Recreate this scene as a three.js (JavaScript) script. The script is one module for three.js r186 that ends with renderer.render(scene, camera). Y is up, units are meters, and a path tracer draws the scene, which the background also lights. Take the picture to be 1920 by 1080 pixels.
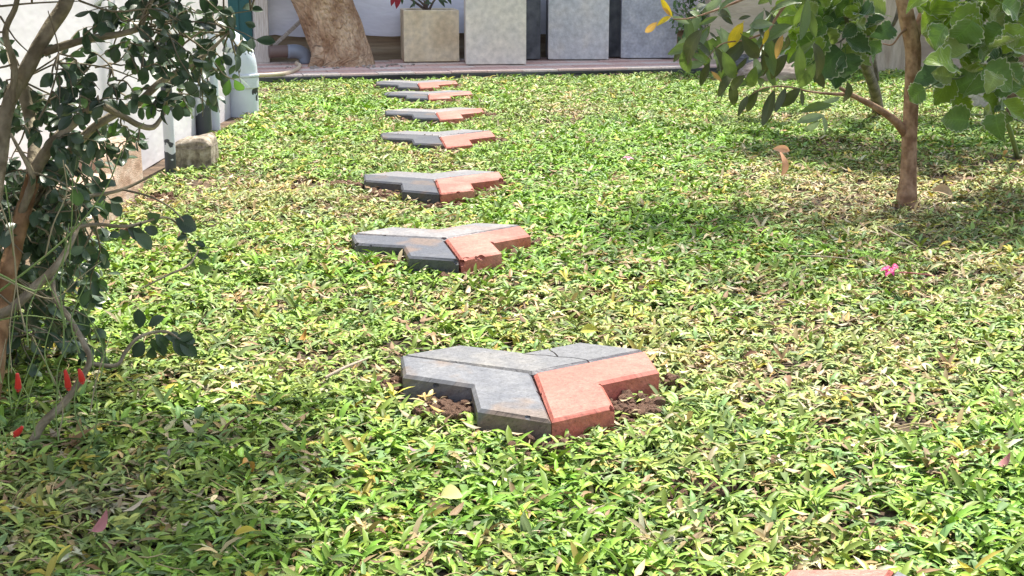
import * as THREE from 'three';
import { mergeGeometries } from 'three/addons/utils/BufferGeometryUtils.js';
import { RoundedBoxGeometry } from 'three/addons/geometries/RoundedBoxGeometry.js';
import { ImprovedNoise } from 'three/addons/math/ImprovedNoise.js';
import { Brush, Evaluator, SUBTRACTION } from 'three-bvh-csg';

// ---------------------------------------------------------------- camera
const scene = new THREE.Scene();
const FOCAL = 2650, HORIZON = -100, EYE = 0.85;            // focal length and horizon row measured in photo pixels (1920 x 1080)
const PITCH = Math.atan((540 - HORIZON) / FOCAL);
const camera = new THREE.PerspectiveCamera(2 * Math.atan(540 / FOCAL) * 180 / Math.PI, 16 / 9, 0.05, 200);
camera.position.set(0, EYE, 0);
camera.rotation.set(-PITCH, 0, 0);
scene.add(camera);

// ---------------------------------------------------------------- sky, sun, exposure
const renderer = new THREE.WebGLRenderer({ antialias: true });
renderer.toneMapping = THREE.LinearToneMapping;
renderer.toneMappingExposure = 2.5;
renderer.shadowMap.enabled = true;
{ // pale hazy tropical sky
  const w = 256, h = 128, a = new Float32Array(w * h * 4);
  for (let j = 0; j < h; j++) {
    const e = Math.max(0, Math.sin((((j + 0.5) / h) - 0.5) * Math.PI));
    const t = Math.pow(e, 0.6);
    for (let i = 0; i < w; i++) {
      const o = (j * w + i) * 4;
      a[o] = 0.46 * (1 - t) + 0.31 * t; a[o + 1] = 0.48 * (1 - t) + 0.38 * t; a[o + 2] = 0.51 * (1 - t) + 0.53 * t; a[o + 3] = 1;
    }
  }
  const sky = new THREE.DataTexture(a, w, h, THREE.RGBAFormat, THREE.FloatType);
  sky.mapping = THREE.EquirectangularReflectionMapping; sky.magFilter = THREE.LinearFilter; sky.minFilter = THREE.LinearFilter; sky.needsUpdate = true;
  scene.background = sky; scene.environment = sky;
}
const sun = new THREE.DirectionalLight(new THREE.Color(1.0, 0.95, 0.84), 4.6);
sun.position.set(2.1, 9.0, -8.8); sun.target.position.set(0, 0, -4.4);
sun.castShadow = true; sun.shadow.radius = 9; sun.shadow.mapSize.set(2048, 2048);
Object.assign(sun.shadow.camera, { left: -8, right: 8, top: 8, bottom: -8, near: 0.5, far: 30 });
scene.add(sun, sun.target);

// ---------------------------------------------------------------- helpers
let seed = 12345;
function rnd() { seed = (seed + 0x6D2B79F5) | 0; let t = Math.imul(seed ^ (seed >>> 15), 1 | seed); t = (t + Math.imul(t ^ (t >>> 7), 61 | t)) ^ t; return ((t ^ (t >>> 14)) >>> 0) / 4294967296; }
const rr = (a, b) => a + (b - a) * rnd();
const pick = (l) => l[Math.floor(rnd() * l.length)];
const V = (x, y, z) => new THREE.Vector3(x, y, z);
const noise = new ImprovedNoise();
const fbm = (x, y, z = 0, o = 4) => { let s = 0, a = 0.5, f = 1; for (let i = 0; i < o; i++) { s += a * noise.noise(x * f, y * f, z * f + i * 7.3); a *= 0.5; f *= 2.03; } return s; };
const cp = Math.cos(PITCH), sp = Math.sin(PITCH);
function ray(px, py) { const u = (px - 960) / FOCAL, v = (540 - py) / FOCAL; return V(u, v * cp - sp, -(cp + v * sp)); }
const G = (px, py, y = 0) => { const r = ray(px, py); return r.multiplyScalar((y - EYE) / r.y).add(V(0, EYE, 0)); };   // the point of the ground at height y
const D = (px, py, d) => { const r = ray(px, py); return r.multiplyScalar(d / -r.z).add(V(0, EYE, 0)); };               // a point d metres away from the eye along the lawn
const taken = new Map();
function numbered(n) { const k = taken.get(n) || 0; taken.set(n, k + 1); return k ? `${n}_${String(k).padStart(3, '0')}` : n; }
function tag(o, label, category, group, kind) { if (label) o.userData.label = label; if (category) o.userData.category = category; if (group) o.userData.group = group; if (kind) o.userData.kind = kind; return o; }
function shade(o) { o.traverse((c) => { if (c.isMesh) { c.castShadow = true; c.receiveShadow = true; } }); return o; }
function thing(name, pos, label, category, group) { const g = new THREE.Group(); g.name = numbered(name); g.position.copy(pos); scene.add(g); return tag(g, label, category, group); }
function part(name, geo, mat, parent, pos) { const m = new THREE.Mesh(geo, mat); m.name = name; if (pos) m.position.copy(pos); m.castShadow = m.receiveShadow = true; parent.add(m); return m; }
function solo(name, geo, mat, pos, label, category, group, kind) { const m = new THREE.Mesh(geo, mat); m.name = numbered(name); if (pos) m.position.copy(pos); m.castShadow = m.receiveShadow = true; scene.add(m); return tag(m, label, category, group, kind); }

// textures -------------------------------------------------------
const sRGB = (c) => c <= 0.0031308 ? c * 12.92 : 1.055 * Math.pow(c, 1 / 2.4) - 0.055;
function tex(size, fn, color = true) {      // fn(u, v) in 0..1 -> linear [r, g, b] or a height
  const a = new Uint8Array(size * size * 4);
  for (let j = 0; j < size; j++) for (let i = 0; i < size; i++) {
    const c = fn(i / size, j / size), o = (j * size + i) * 4;
    for (let k = 0; k < 3; k++) { const v = Array.isArray(c) ? c[k] : c; a[o + k] = Math.max(0, Math.min(255, Math.round(255 * (color ? sRGB(Math.max(0, v)) : v)))); }
    a[o + 3] = 255;
  }
  const t = new THREE.DataTexture(a, size, size); t.wrapS = t.wrapT = THREE.RepeatWrapping; t.magFilter = THREE.LinearFilter; t.minFilter = THREE.LinearMipmapLinearFilter; t.generateMipmaps = true;
  if (color) t.colorSpace = THREE.SRGBColorSpace; t.needsUpdate = true; return t;
}
// periodic noise on the unit square
const hsh = (x, y, q) => { let h = (Math.imul(x, 374761393) + Math.imul(y, 668265263) + Math.imul(q, 2147483647)) | 0; h = Math.imul(h ^ (h >>> 13), 1274126177); h = Math.imul(h ^ (h >>> 15), 2246822519); return ((h ^ (h >>> 16)) >>> 0) / 4294967296 * 6.2831853; };
function perlin(x, y, per, q) {
  const i = Math.floor(x), j = Math.floor(y), f = x - i, g = y - j, w = (a) => ((a % per) + per) % per, e = (t) => t * t * t * (t * (t * 6 - 15) + 10);
  const d = (a, b) => { const t = hsh(w(i + a), w(j + b), q); return Math.cos(t) * (f - a) + Math.sin(t) * (g - b); };
  const u = e(f), v = e(g); return ((d(0, 0) * (1 - u) + d(1, 0) * u) * (1 - v) + (d(0, 1) * (1 - u) + d(1, 1) * u) * v) * 1.4;
}
const pn = (u, v, f, q = 0) => { let p = Math.max(1, Math.round(f * 0.6)), a = 0.5, t = 0; for (let k = 0; k < 4; k++) { t += a * perlin(u * p, v * p, p, Math.round(q * 13) + k * 31 + 1); a *= 0.5; p *= 2; } return t; };
const mix = (a, b, t) => a.map((x, i) => x + (b[i] - x) * t), cl = (x) => Math.max(0, Math.min(1, x));
function rep(t, x, y = x) { const c = t.clone(); c.repeat.set(x, y); c.needsUpdate = true; return c; }
const grainH = tex(256, (u, v) => 0.5 + 0.5 * pn(u, v, 40, 3) + 0.25 * (rnd() - 0.5), false);
const lumpH = tex(256, (u, v) => 0.5 + 0.9 * pn(u, v, 9, 5) + 0.2 * pn(u, v, 40, 1), false);
function mottled(base, dark, light, f = 8, speck = 0.06, size = 256, s = 0) {
  return tex(size, (u, v) => { const n = pn(u, v, f, 2 + s), m = pn(u, v, f * 4, 9 + s); let c = mix(base, n > 0 ? light : dark, cl(Math.abs(n) * 2.6)); const k = 1 + 0.35 * m + speck * 2 * (rnd() - 0.5); return c.map((x) => x * k); });
}
function std(o) { return new THREE.MeshStandardMaterial(o); }
function concrete(base, dark, light, o = {}) { const s = o.scale || 2; return std({ map: rep(mottled(base, dark, light, o.f || 8, o.speck ?? 0.08, 256, o.seed || 0), s), bumpMap: rep(grainH, s * 2), bumpScale: o.bump ?? 0.002, roughness: o.rough ?? 0.85 }); }

// geometry -------------------------------------------------------
function limb(pts, radii, { radial = 8, seg = 6, rough = 0, s = 0 } = {}) {      // a tapered, slightly uneven round limb through pts
  const c = new THREE.CatmullRomCurve3(pts, false, 'centripetal'), n = Math.max(2, (pts.length - 1) * seg);
  const fr = c.computeFrenetFrames(n, false), pos = [], uv = [], idx = []; const L = c.getLength();
  for (let i = 0; i <= n; i++) {
    const t = i / n, p = c.getPointAt(t), f = t * (radii.length - 1), k = Math.min(radii.length - 2, Math.floor(f));
    const r0 = radii[k] + (radii[k + 1] - radii[k]) * (f - k);
    for (let j = 0; j <= radial; j++) {
      const a = (j % radial) / radial * Math.PI * 2, r = r0 * (1 + rough * fbm(Math.cos(a) * 1.6 + s, Math.sin(a) * 1.6 + s, t * L / Math.max(r0, 0.01) * 0.35, 3) * 2);
      const q = p.clone().addScaledVector(fr.normals[i], Math.cos(a) * r).addScaledVector(fr.binormals[i], Math.sin(a) * r);
      pos.push(q.x, q.y, q.z); uv.push(j / radial * Math.max(1, Math.round(r0 * 6.28 / 0.1)) * 0.1, t * L);
    }
  }
  for (let i = 0; i < n; i++) for (let j = 0; j < radial; j++) { const a = i * (radial + 1) + j, b = a + radial + 1; idx.push(a, a + 1, b, b, a + 1, b + 1); }
  const caps = [[0, 1], [n, 0]];
  for (const [i, flip] of caps) { const p = c.getPointAt(i / n), o = pos.length / 3; pos.push(p.x, p.y, p.z); uv.push(0, 0); for (let j = 0; j < radial; j++) { const a = i * (radial + 1) + j; flip ? idx.push(o, a + 1, a) : idx.push(o, a, a + 1); } }
  const g = new THREE.BufferGeometry(); g.setAttribute('position', new THREE.Float32BufferAttribute(pos, 3)); g.setAttribute('uv', new THREE.Float32BufferAttribute(uv, 2)); g.setIndex(idx); g.computeVertexNormals();
  return g;
}
// a leaf along +y from its stalk, face towards +z; profile(t) half width 0..1, unit length and the given width
function leafGeo(o) {
  const { w = 0.4, fold = 0.15, curl = 0.2, rows = 5, profile = (t) => Math.sin(Math.PI * Math.pow(t, 0.85)), wave = 0, edge = null, base = [1, 1, 1], vein = 1, stalk = 0, s = 0, cols = 1, bands = null } = o;
  const pos = [], col = [], idx = [], uv = [], R = [];
  for (let i = 0; i <= rows; i++) {
    const t = i / rows, hw = 0.5 * w * Math.max(0, profile(t)), y = t * Math.cos(curl * t), z = -Math.sin(curl * t) * t, row = [];
    for (let k = -cols; k <= cols; k++) {
      const f = bands ? Math.sign(k) * bands[Math.abs(k)] : k / cols, zz = z + Math.abs(f) * hw * fold * 2 + wave * Math.sin(t * 17 + s + (k > 0 ? 1.3 : 0)) * Math.abs(f) * w;
      row.push(pos.length / 3); pos.push(f * hw, y, zz); uv.push(f * 0.5 + 0.5, t);
      const c = k === 0 ? base.map((x) => x * vein) : Math.abs(k) === cols && edge ? edge : base; col.push(...c);
    }
    R.push(row);
  }
  for (let i = 0; i < rows; i++) for (let k = 0; k < 2 * cols; k++) idx.push(R[i][k], R[i][k + 1], R[i + 1][k], R[i][k + 1], R[i + 1][k + 1], R[i + 1][k]);
  if (stalk) { const a = pos.length / 3; for (const [x, y, z] of [[-0.012, -stalk, 0], [0.012, -stalk, 0], [0.012, 0.02, 0], [-0.012, 0.02, 0]]) { pos.push(x, y, z); uv.push(0.5, 0); col.push(...base); } idx.push(a, a + 1, a + 2, a, a + 2, a + 3); }
  const g = new THREE.BufferGeometry(); g.setAttribute('position', new THREE.Float32BufferAttribute(pos, 3)); g.setAttribute('color', new THREE.Float32BufferAttribute(col, 3)); g.setAttribute('uv', new THREE.Float32BufferAttribute(uv, 2)); g.setIndex(idx); g.computeVertexNormals(); return g;
}
const _m = new THREE.Matrix4();
function basis(pos, dir, nrm, size) {
  const y = dir.clone().normalize(), x = new THREE.Vector3().crossVectors(y, nrm).normalize(); if (x.lengthSq() < 0.5) x.set(1, 0, 0);
  const z = new THREE.Vector3().crossVectors(x, y); const m = new THREE.Matrix4().makeBasis(x, y, z); m.scale(V(size, size, size)); m.setPosition(pos); return m;
}
function place(mesh, m) { m.decompose(mesh.position, mesh.quaternion, mesh.scale); return mesh; }
const veinTex = tex(256, (u, v) => { const x = Math.abs(u - 0.5) * 2, w = (v * 9 - x * 2.6), d = Math.abs(w - Math.round(w)), mid = cl(1 - x * 22), side = cl(1 - d * 9) * cl(1.1 - x); const n = 0.78 + 0.10 * pn(u, v, 8, 61) + 0.12 * pn(u, v, 30, 62); return [0, 0, 0].map(() => n + 0.2 * Math.max(mid, side * 0.75)); });
const veinH = tex(256, (u, v) => { const x = Math.abs(u - 0.5) * 2, w = (v * 9 - x * 2.6), d = Math.abs(w - Math.round(w)); return cl(0.8 - 0.5 * Math.max(cl(1 - x * 22), cl(1 - d * 5) * cl(1.1 - x)) + 0.15 * pn(u, v, 14, 63)); }, false);
const veined = { map: veinTex, bumpMap: veinH, bumpScale: 0.0022 };
function leafMat(o) { return new THREE.MeshPhysicalMaterial({ vertexColors: true, roughness: 0.92, transmission: 0.3, thickness: 0, clearcoat: 0.5, clearcoatRoughness: 0.38, side: THREE.DoubleSide, ...o }); }

// ---------------------------------------------------------------- ground
const gh = (x, z) => 0.014 * fbm(x * 1.1, z * 1.1, 3, 3) * 2 + 0.008 * fbm(x * 5, z * 5, 8, 2);
const soilTex = mottled([0.085, 0.055, 0.035], [0.045, 0.03, 0.02], [0.15, 0.095, 0.06], 14, 0.2, 512);
const soilMat = std({ map: rep(soilTex, 1.4), bumpMap: rep(lumpH, 4), bumpScale: 0.012, roughness: 1 });
{
  const xs = [], zs = [];
  for (let x = -14; x <= 14.001; x += Math.abs(x) < 3.6 ? 0.06 : 0.8) xs.push(x);
  for (let z = 3; z >= -22; z -= (z < -1.2 && z > -10.5) ? 0.06 : 0.8) zs.push(z);
  const pos = [], uv = [], idx = [];
  for (const z of zs) for (const x of xs) { pos.push(x, gh(x, z), z); uv.push(x, -z); }
  for (let j = 0; j < zs.length - 1; j++) for (let i = 0; i < xs.length - 1; i++) { const a = j * xs.length + i, b = a + xs.length; idx.push(a, a + 1, b, a + 1, b + 1, b); }
  const g = new THREE.BufferGeometry(); g.setAttribute('position', new THREE.Float32BufferAttribute(pos, 3)); g.setAttribute('uv', new THREE.Float32BufferAttribute(uv, 2)); g.setIndex(idx); g.computeVertexNormals();
  solo('ground', g, soilMat, null, 'reddish brown garden soil under the lawn', 'soil', null, 'structure');
}

// ---------------------------------------------------------------- raised walkway and back wall (own frame: x along its edge, -z away from the lawn)
const A0 = V(-1.59, 0, -8.93), YAW = Math.atan2(0.71, 2.83), WT = 0.06;
const U = V(Math.cos(YAW), 0, -Math.sin(YAW)), W = V(-Math.sin(YAW), 0, -Math.cos(YAW));
const K = (u, v, y = WT) => A0.clone().addScaledVector(U, u).addScaledVector(W, v).setY(y);
const invK = (x, z) => { const dx = x - A0.x, dz = z - A0.z; return [dx * U.x + dz * U.z, dx * W.x + dz * W.z]; };
const WALLV = 1.16, LEDGE0 = -2.6, LEDGE1 = 3.15;
{
  const ledge = tag(new THREE.Group(), 'raised walkway with dark kerb and pink tiles', 'walkway', null, 'structure'); ledge.name = 'walkway'; ledge.position.copy(A0); ledge.rotation.y = YAW; scene.add(ledge);
  const kerb = concrete([0.10, 0.10, 0.105], [0.05, 0.05, 0.055], [0.18, 0.18, 0.18], { scale: 1.5, bump: 0.008, rough: 0.95 });
  const kg = new THREE.BoxGeometry(LEDGE1 - LEDGE0, WT + 0.05, WALLV + 0.2, 160, 3, 8); kg.translate((LEDGE0 + LEDGE1) / 2, (WT - 0.06) / 2 - 0.006, -(WALLV + 0.2) / 2);
  { const p = kg.attributes.position; for (let i = 0; i < p.count; i++) { const x = p.getX(i); if (p.getZ(i) > -0.001) p.setZ(i, 0.016 * fbm(x * 2.5, p.getY(i) * 9, 0, 3) - 0.004); } kg.computeVertexNormals(); }
  part('kerb', kg, kerb, ledge);
  const tones = [[0.62, 0.38, 0.32], [0.66, 0.47, 0.41], [0.56, 0.32, 0.27], [0.68, 0.56, 0.5]].map((c, i) => concrete(c, c.map((x) => x * 0.72), c.map((x) => Math.min(0.8, x * 1.2)), { scale: 3, seed: i, rough: 0.6, bump: 0.001 }));
  const tg = new RoundedBoxGeometry(0.236, 0.012, 0.15, 1, 0.002);
  for (let r = 0; r < 7; r++) for (let c = 0; c < 24; c++) {
    const t = part('tile', tg, tones[(r % 2 ? [0, 2, 0, 0] : [3, 1, 1, 3])[Math.floor(rnd() * 4)]], ledge, V(LEDGE0 + 0.12 + c * 0.24 - (r % 2) * 0.06, WT - 0.006 + rr(-0.002, 0.002) + 0.001, -0.095 - r * 0.154));
    t.rotation.set(rr(-0.006, 0.006), 0, rr(-0.006, 0.006));
    if (t.position.x < LEDGE0 + 0.12) t.visible = true;
  }
}
const limeWall = concrete([0.72, 0.73, 0.82], [0.60, 0.60, 0.68], [0.8, 0.8, 0.85], { scale: 0.9, f: 5, bump: 0.004, speck: 0.04 });
const tanPlaster = concrete([0.42, 0.33, 0.22], [0.28, 0.2, 0.13], [0.5, 0.42, 0.31], { scale: 1.6, f: 7, bump: 0.006, seed: 4 });
{
  const wall = thing('garden_wall', K(0, 0, 0), 'pale lilac lime washed garden wall with bare tan plaster along its foot', 'wall'); wall.rotation.y = YAW;
  const g = new THREE.BoxGeometry(7.4, 2.6, 0.2, 140, 1, 1); g.translate(1.0, 0.27 + 1.3, -WALLV - 0.1);
  { const p = g.attributes.position; for (let i = 0; i < p.count; i++) if (p.getY(i) < 0.3) p.setY(i, 0.235 + 0.05 * fbm(p.getX(i) * 3.1, 1.3, 2, 4)); g.computeVertexNormals(); }
  part('wall_face', g, limeWall, wall);
  const b = new THREE.BoxGeometry(7.4, 0.36, 0.18); b.translate(1.0, 0.12, -WALLV - 0.115); part('wall_foot', b, tanPlaster, wall);
}
{ // teal door and white pillar where the house meets the walkway
  const t = thing('door', K(-0.24, WALLV - 0.02, WT), 'dark teal door behind the white painted pipe elbow', 'door'); t.rotation.y = YAW;
  const teal = std({ color: new THREE.Color().setRGB(0.012, 0.10, 0.10), roughness: 0.45, bumpMap: rep(grainH, 2), bumpScale: 0.001 });
  part('door_leaf', new RoundedBoxGeometry(0.58, 2.0, 0.035, 1, 0.004).translate(0, 1.0, 0), teal, t);
  for (const [y, h] of [[0.5, 0.7], [1.4, 0.8]]) part('panel', new RoundedBoxGeometry(0.4, h, 0.014, 1, 0.004).translate(0, y, 0.022), teal, t);
  const cream = concrete([0.66, 0.6, 0.54], [0.5, 0.42, 0.35], [0.74, 0.7, 0.66], { scale: 3, seed: 2 });
  solo('pillar', new RoundedBoxGeometry(0.1, 2.4, 0.12, 2, 0.008).translate(0, 1.2, 0), cream, K(0.105, WALLV - 0.08), 'narrow cream pillar beside the teal door', 'pillar').rotation.y = YAW;
}
// ---------------------------------------------------------------- house wall along the left
const HX = -1.44;
{
  const white = concrete([0.62, 0.59, 0.62], [0.50, 0.45, 0.46], [0.68, 0.66, 0.69], { scale: 0.7, f: 5, bump: 0.003, speck: 0.03, seed: 6 });
  const house = thing('house_wall', V(HX, 0, -4), 'white plastered house wall with pinkish tan plinth behind the leafy bush', 'wall');
  part('wall_face', new THREE.BoxGeometry(0.25, 3.2, 7.0).translate(-0.125, 1.6, 0.2), white, house);
  const pink = concrete([0.58, 0.40, 0.30], [0.40, 0.25, 0.17], [0.68, 0.55, 0.46], { scale: 1.3, f: 6, bump: 0.008, seed: 8 });
  for (const [z0, z1, w, h] of [[3.2, 0.15, 0.15, 0.10], [0.145, -0.45, 0.19, 0.155], [-0.455, -0.98, 0.13, 0.2]]) {
    const b = new RoundedBoxGeometry(w, h + 0.05, z0 - z1, 5, 0.018); const p = b.attributes.position;
    for (let i = 0; i < p.count; i++) { p.setX(i, p.getX(i) + 0.012 * fbm(p.getZ(i) * 6, p.getY(i) * 9, w, 3)); p.setY(i, p.getY(i) + 0.01 * fbm(p.getZ(i) * 6, p.getX(i) * 9, h, 3)); }
    b.computeVertexNormals(); b.translate(w / 2 + 0.002, (h - 0.05) / 2, (z0 + z1) / 2); part('plinth', b, pink, house);
  }
}
// pipes along the house wall
const pipePaint = std({ map: rep(tex(512, (u, v) => { const n = pn(u, v, 5, 21) + 0.35 * pn(u, v, 22, 4); const peel = n > 0.27; const k = 1 + 0.12 * pn(u, v, 14, 2); return (peel ? [0.035, 0.037, 0.042] : [0.60, 0.65, 0.72]).map((x) => x * k); }), 2.2), roughness: 0.5, bumpMap: rep(grainH, 6), bumpScale: 0.0006 });
const pipeDark = std({ map: rep(tex(512, (u, v) => { const n = pn(u, v, 5, 41) + 0.35 * pn(u, v, 22, 14); const peel = n > -0.2; const k = 1 + 0.12 * pn(u, v, 14, 2); return (peel ? [0.05, 0.055, 0.065] : [0.62, 0.64, 0.68]).map((x) => x * k); }), 2.2), roughness: 0.5, bumpMap: rep(grainH, 6), bumpScale: 0.0006 });
function elbowPipe(base, r, rise, bend, mat, label, collar) {
  const t = thing('drain_pipe', base, label, 'pipe', 'painted pipes along the house wall');
  const pts = [V(0, -0.04, 0), V(0, rise * 0.5, 0), V(0, rise, 0)]; for (let k = 1; k <= 6; k++) { const a = k / 6 * Math.PI / 2 * 0.9; pts.push(V(-bend * (1 - Math.cos(a)), rise + bend * Math.sin(a), 0)); } const e = pts[pts.length - 1]; pts.push(e.clone().add(V(-0.3, 0.03, 0)));
  part('pipe', limb(pts, [r, r], { radial: 28, seg: 6 }), mat, t);
  if (collar) for (const [y, h, rr2] of collar) { const g = new THREE.LatheGeometry([[r * 0.9, -h / 2], [rr2, -h / 2], [rr2 + 0.001, -h / 2 + 0.003], [rr2 + 0.001, h / 2 - 0.003], [rr2, h / 2], [r * 0.9, h / 2]].map(([a, b]) => new THREE.Vector2(a, b)), 32); part('collar', g, mat, t, V(0, y, 0)); }
  return t;
}
elbowPipe(G(457, 214, 0.01), 0.078, 0.235, 0.14, pipePaint, 'wide pale blue painted drain pipe with elbow and collars at the lawn edge', [[0.165, 0.055, 0.083], [0.2, 0.014, 0.0865]]);
elbowPipe(G(383, 250, 0.02), 0.036, 0.16, 0.06, pipeDark, 'short peeling drain pipe rising behind the rough stone block', null);
elbowPipe(G(405, 236, 0.02), 0.02, 0.42, 0.05, pipePaint, 'thin tall painted pipe between the short pipe and the wide elbow', null);
{
  const b = G(321, 327, 0.01), t = thing('downpipe', b, 'thin peeling downpipe in front of the rough stone block', 'pipe', 'painted pipes along the house wall');
  part('pipe', limb([V(0, -0.04, 0), V(0, 0.5, 0), V(0, 1.6, 0)], [0.021, 0.021], { radial: 20 }), pipeDark, t);
  for (const y of [0.85, 1.4]) part('bracket', new THREE.BoxGeometry(0.19, 0.02, 0.012).translate(-0.09, y, 0), pipePaint, t);
}
function lumpy(geo, amp, f, s) { const p = geo.attributes.position; for (let i = 0; i < p.count; i++) { const v = V(p.getX(i), p.getY(i), p.getZ(i)); const d = v.clone().normalize(); v.addScaledVector(d, amp * fbm(v.x * f + s, v.y * f, v.z * f + s, 3)); p.setXYZ(i, v.x, v.y, v.z); } geo.computeVertexNormals(); return geo; }
const stoneMat = concrete([0.30, 0.25, 0.19], [0.14, 0.11, 0.085], [0.46, 0.4, 0.33], { scale: 1, f: 9, bump: 0.004, seed: 3, rough: 0.95 });
solo('stone_block', lumpy(new RoundedBoxGeometry(0.14, 0.17, 0.24, 14, 0.035), 0.05, 14, 2).translate(0, 0.04, -0.1), stoneMat, G(361, 322, 0.0), 'rough brown stone block between the two peeling pipes', 'stone');

// ---------------------------------------------------------------- big tree on the walkway
const barkTex = tex(512, (u, v) => { const n = pn(u, v, 6, 11), m = pn(u, v, 40, 6), r = Math.abs(pn(u, v, 16, 17)), q = pn(u, v, 22, 31); let c = mix([0.32, 0.19, 0.11], [0.54, 0.38, 0.25], cl(0.5 + n * 2)); c = mix(c, [0.11, 0.062, 0.04], cl(0.5 - r * 11) * cl(0.4 + q * 3)); const k = 1 + 0.5 * m; return c.map((x) => x * k); });
const barkH = tex(512, (u, v) => cl(0.35 + Math.abs(pn(u, v, 12, 17)) * 2.4 + 0.4 * pn(u, v, 34, 6)), false);
{
  const base = K(0.6, 0.78), t = thing('old_tree', base, 'thick old tree trunk leaning over the pink walkway', 'tree');
  const bark = std({ map: rep(barkTex, 2.2, 1.4), bumpMap: rep(barkH, 2.2, 1.4), bumpScale: 0.02, roughness: 0.95 });
  const at = (px, py) => D(px, py, -base.z).sub(base);
  const p = [[648, 128], [640, 100], [628, 60], [612, 20], [592, -40], [560, -140], [520, -260]].map(([x, y]) => at(x, y)); p[0].y = -0.1;
  part('trunk', limb(p, [0.215, 0.185, 0.19, 0.215, 0.2, 0.17, 0.13], { radial: 40, seg: 12, rough: 0.12, s: 3 }), bark, t);
  part('limb', limb([p[4].clone(), p[4].clone().add(V(0.1, 0.3, 0.0)), p[4].clone().add(V(0.26, 0.8, -0.3))], [0.12, 0.1, 0.06], { radial: 20, seg: 8, rough: 0.12 }), bark, t);
  part('limb', limb([p[6].clone(), p[6].clone().add(V(-0.25, 0.4, -0.1)), p[6].clone().add(V(-0.6, 0.9, -0.5))], [0.13, 0.09, 0.05], { radial: 20, seg: 8, rough: 0.12 }), bark, t);
  for (const [a, l] of [[-2.2, 0.2], [-0.7, 0.2], [0.9, 0.16], [2.6, 0.2]]) part('root', limb([V(Math.sin(a) * 0.14, 0.1, Math.cos(a) * 0.14), V(Math.sin(a) * 0.2, 0.02, Math.cos(a) * 0.2), V(Math.sin(a) * (0.2 + l * 0.4), -0.03, Math.cos(a) * (0.2 + l * 0.4))], [0.07, 0.05, 0.02], { radial: 12, rough: 0.1 }), bark, t);
}
{ // grey bend of drain pipe, hose, leaning plank, stick
  const grey = std({ color: new THREE.Color().setRGB(0.22, 0.25, 0.31), roughness: 0.35, bumpMap: rep(grainH, 4), bumpScale: 0.0006 });
  const b = K(0.14, 0.92, WT), t = thing('waste_pipe', b, 'grey plastic waste pipe bending down beside the old tree', 'pipe');
  const r = 0.042, q = U.clone();
  part('pipe', limb([q.clone().multiplyScalar(0.0).setY(0.085), q.clone().multiplyScalar(0.1).setY(0.087), q.clone().multiplyScalar(0.17).setY(0.085)], [r, r], { radial: 20 }), std({ color: new THREE.Color().setRGB(0.16, 0.11, 0.095), roughness: 0.55, bumpMap: rep(grainH, 4), bumpScale: 0.001 }), t);
  part('elbow', limb([q.clone().multiplyScalar(0.13).setY(0.085), q.clone().multiplyScalar(0.2).setY(0.083), q.clone().multiplyScalar(0.245).setY(0.055), q.clone().multiplyScalar(0.255).setY(0.0)], [r * 1.14, r * 1.14], { radial: 20 }), grey, t);
  const hose = std({ color: new THREE.Color().setRGB(0.62, 0.5, 0.36), roughness: 0.5, bumpMap: rep(grainH, 5), bumpScale: 0.0006 });
  const hp = [[400, 140], [490, 141], [530, 138], [556, 130], [562, 123], [556, 118], [566, 114], [588, 111], [596, 104]].map(([x, y]) => G(x, y, WT + 0.012)); hp[8].y = WT + 0.06; hp[4].y += 0.004;
  solo('garden_hose', limb(hp, [0.0125, 0.0125], { radial: 10, seg: 8 }), hose, null, 'cream garden hose snaking along the walkway edge to the old tree', 'hose');
  const dry = concrete([0.34, 0.29, 0.25], [0.2, 0.16, 0.13], [0.5, 0.45, 0.4], { scale: 5, seed: 12 });
  const pl = solo('plank', new RoundedBoxGeometry(0.34, 0.022, 0.06, 1, 0.004), dry, K(0.31, 1.0, 0.29), 'weathered plank leaning from the wall towards the old tree', 'plank'); pl.rotation.set(0, YAW, 0.72, 'YXZ');
  solo('broken_stick', mergeGeometries([limb([K(0.4, 0.98, WT), K(0.44, 0.97, 0.15), K(0.47, 0.96, 0.21)], [0.008, 0.006, 0.003]), limb([K(0.44, 0.97, 0.15), K(0.5, 0.9, 0.12), K(0.54, 0.86, 0.08)], [0.006, 0.004, 0.003])]), dry, null, 'dark forked stick leaning at the foot of the old tree', 'stick');
  // fallen bits at the foot of the tree
  const bits = []; for (let k = 0; k < 60; k++) { const g = new THREE.IcosahedronGeometry(rr(0.004, 0.014), 0); g.scale(1.4, 0.6, 1); g.rotateY(rr(0, 6)); const q2 = K(rr(0.2, 1.1), rr(0.42, 0.66), WT + 0.006); g.translate(q2.x, q2.y, q2.z); bits.push(g); }
  solo('bark_litter', mergeGeometries(bits), dry, null, 'bark crumbs and pebbles round the foot of the old tree', 'litter', null, 'stuff');
}
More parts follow.
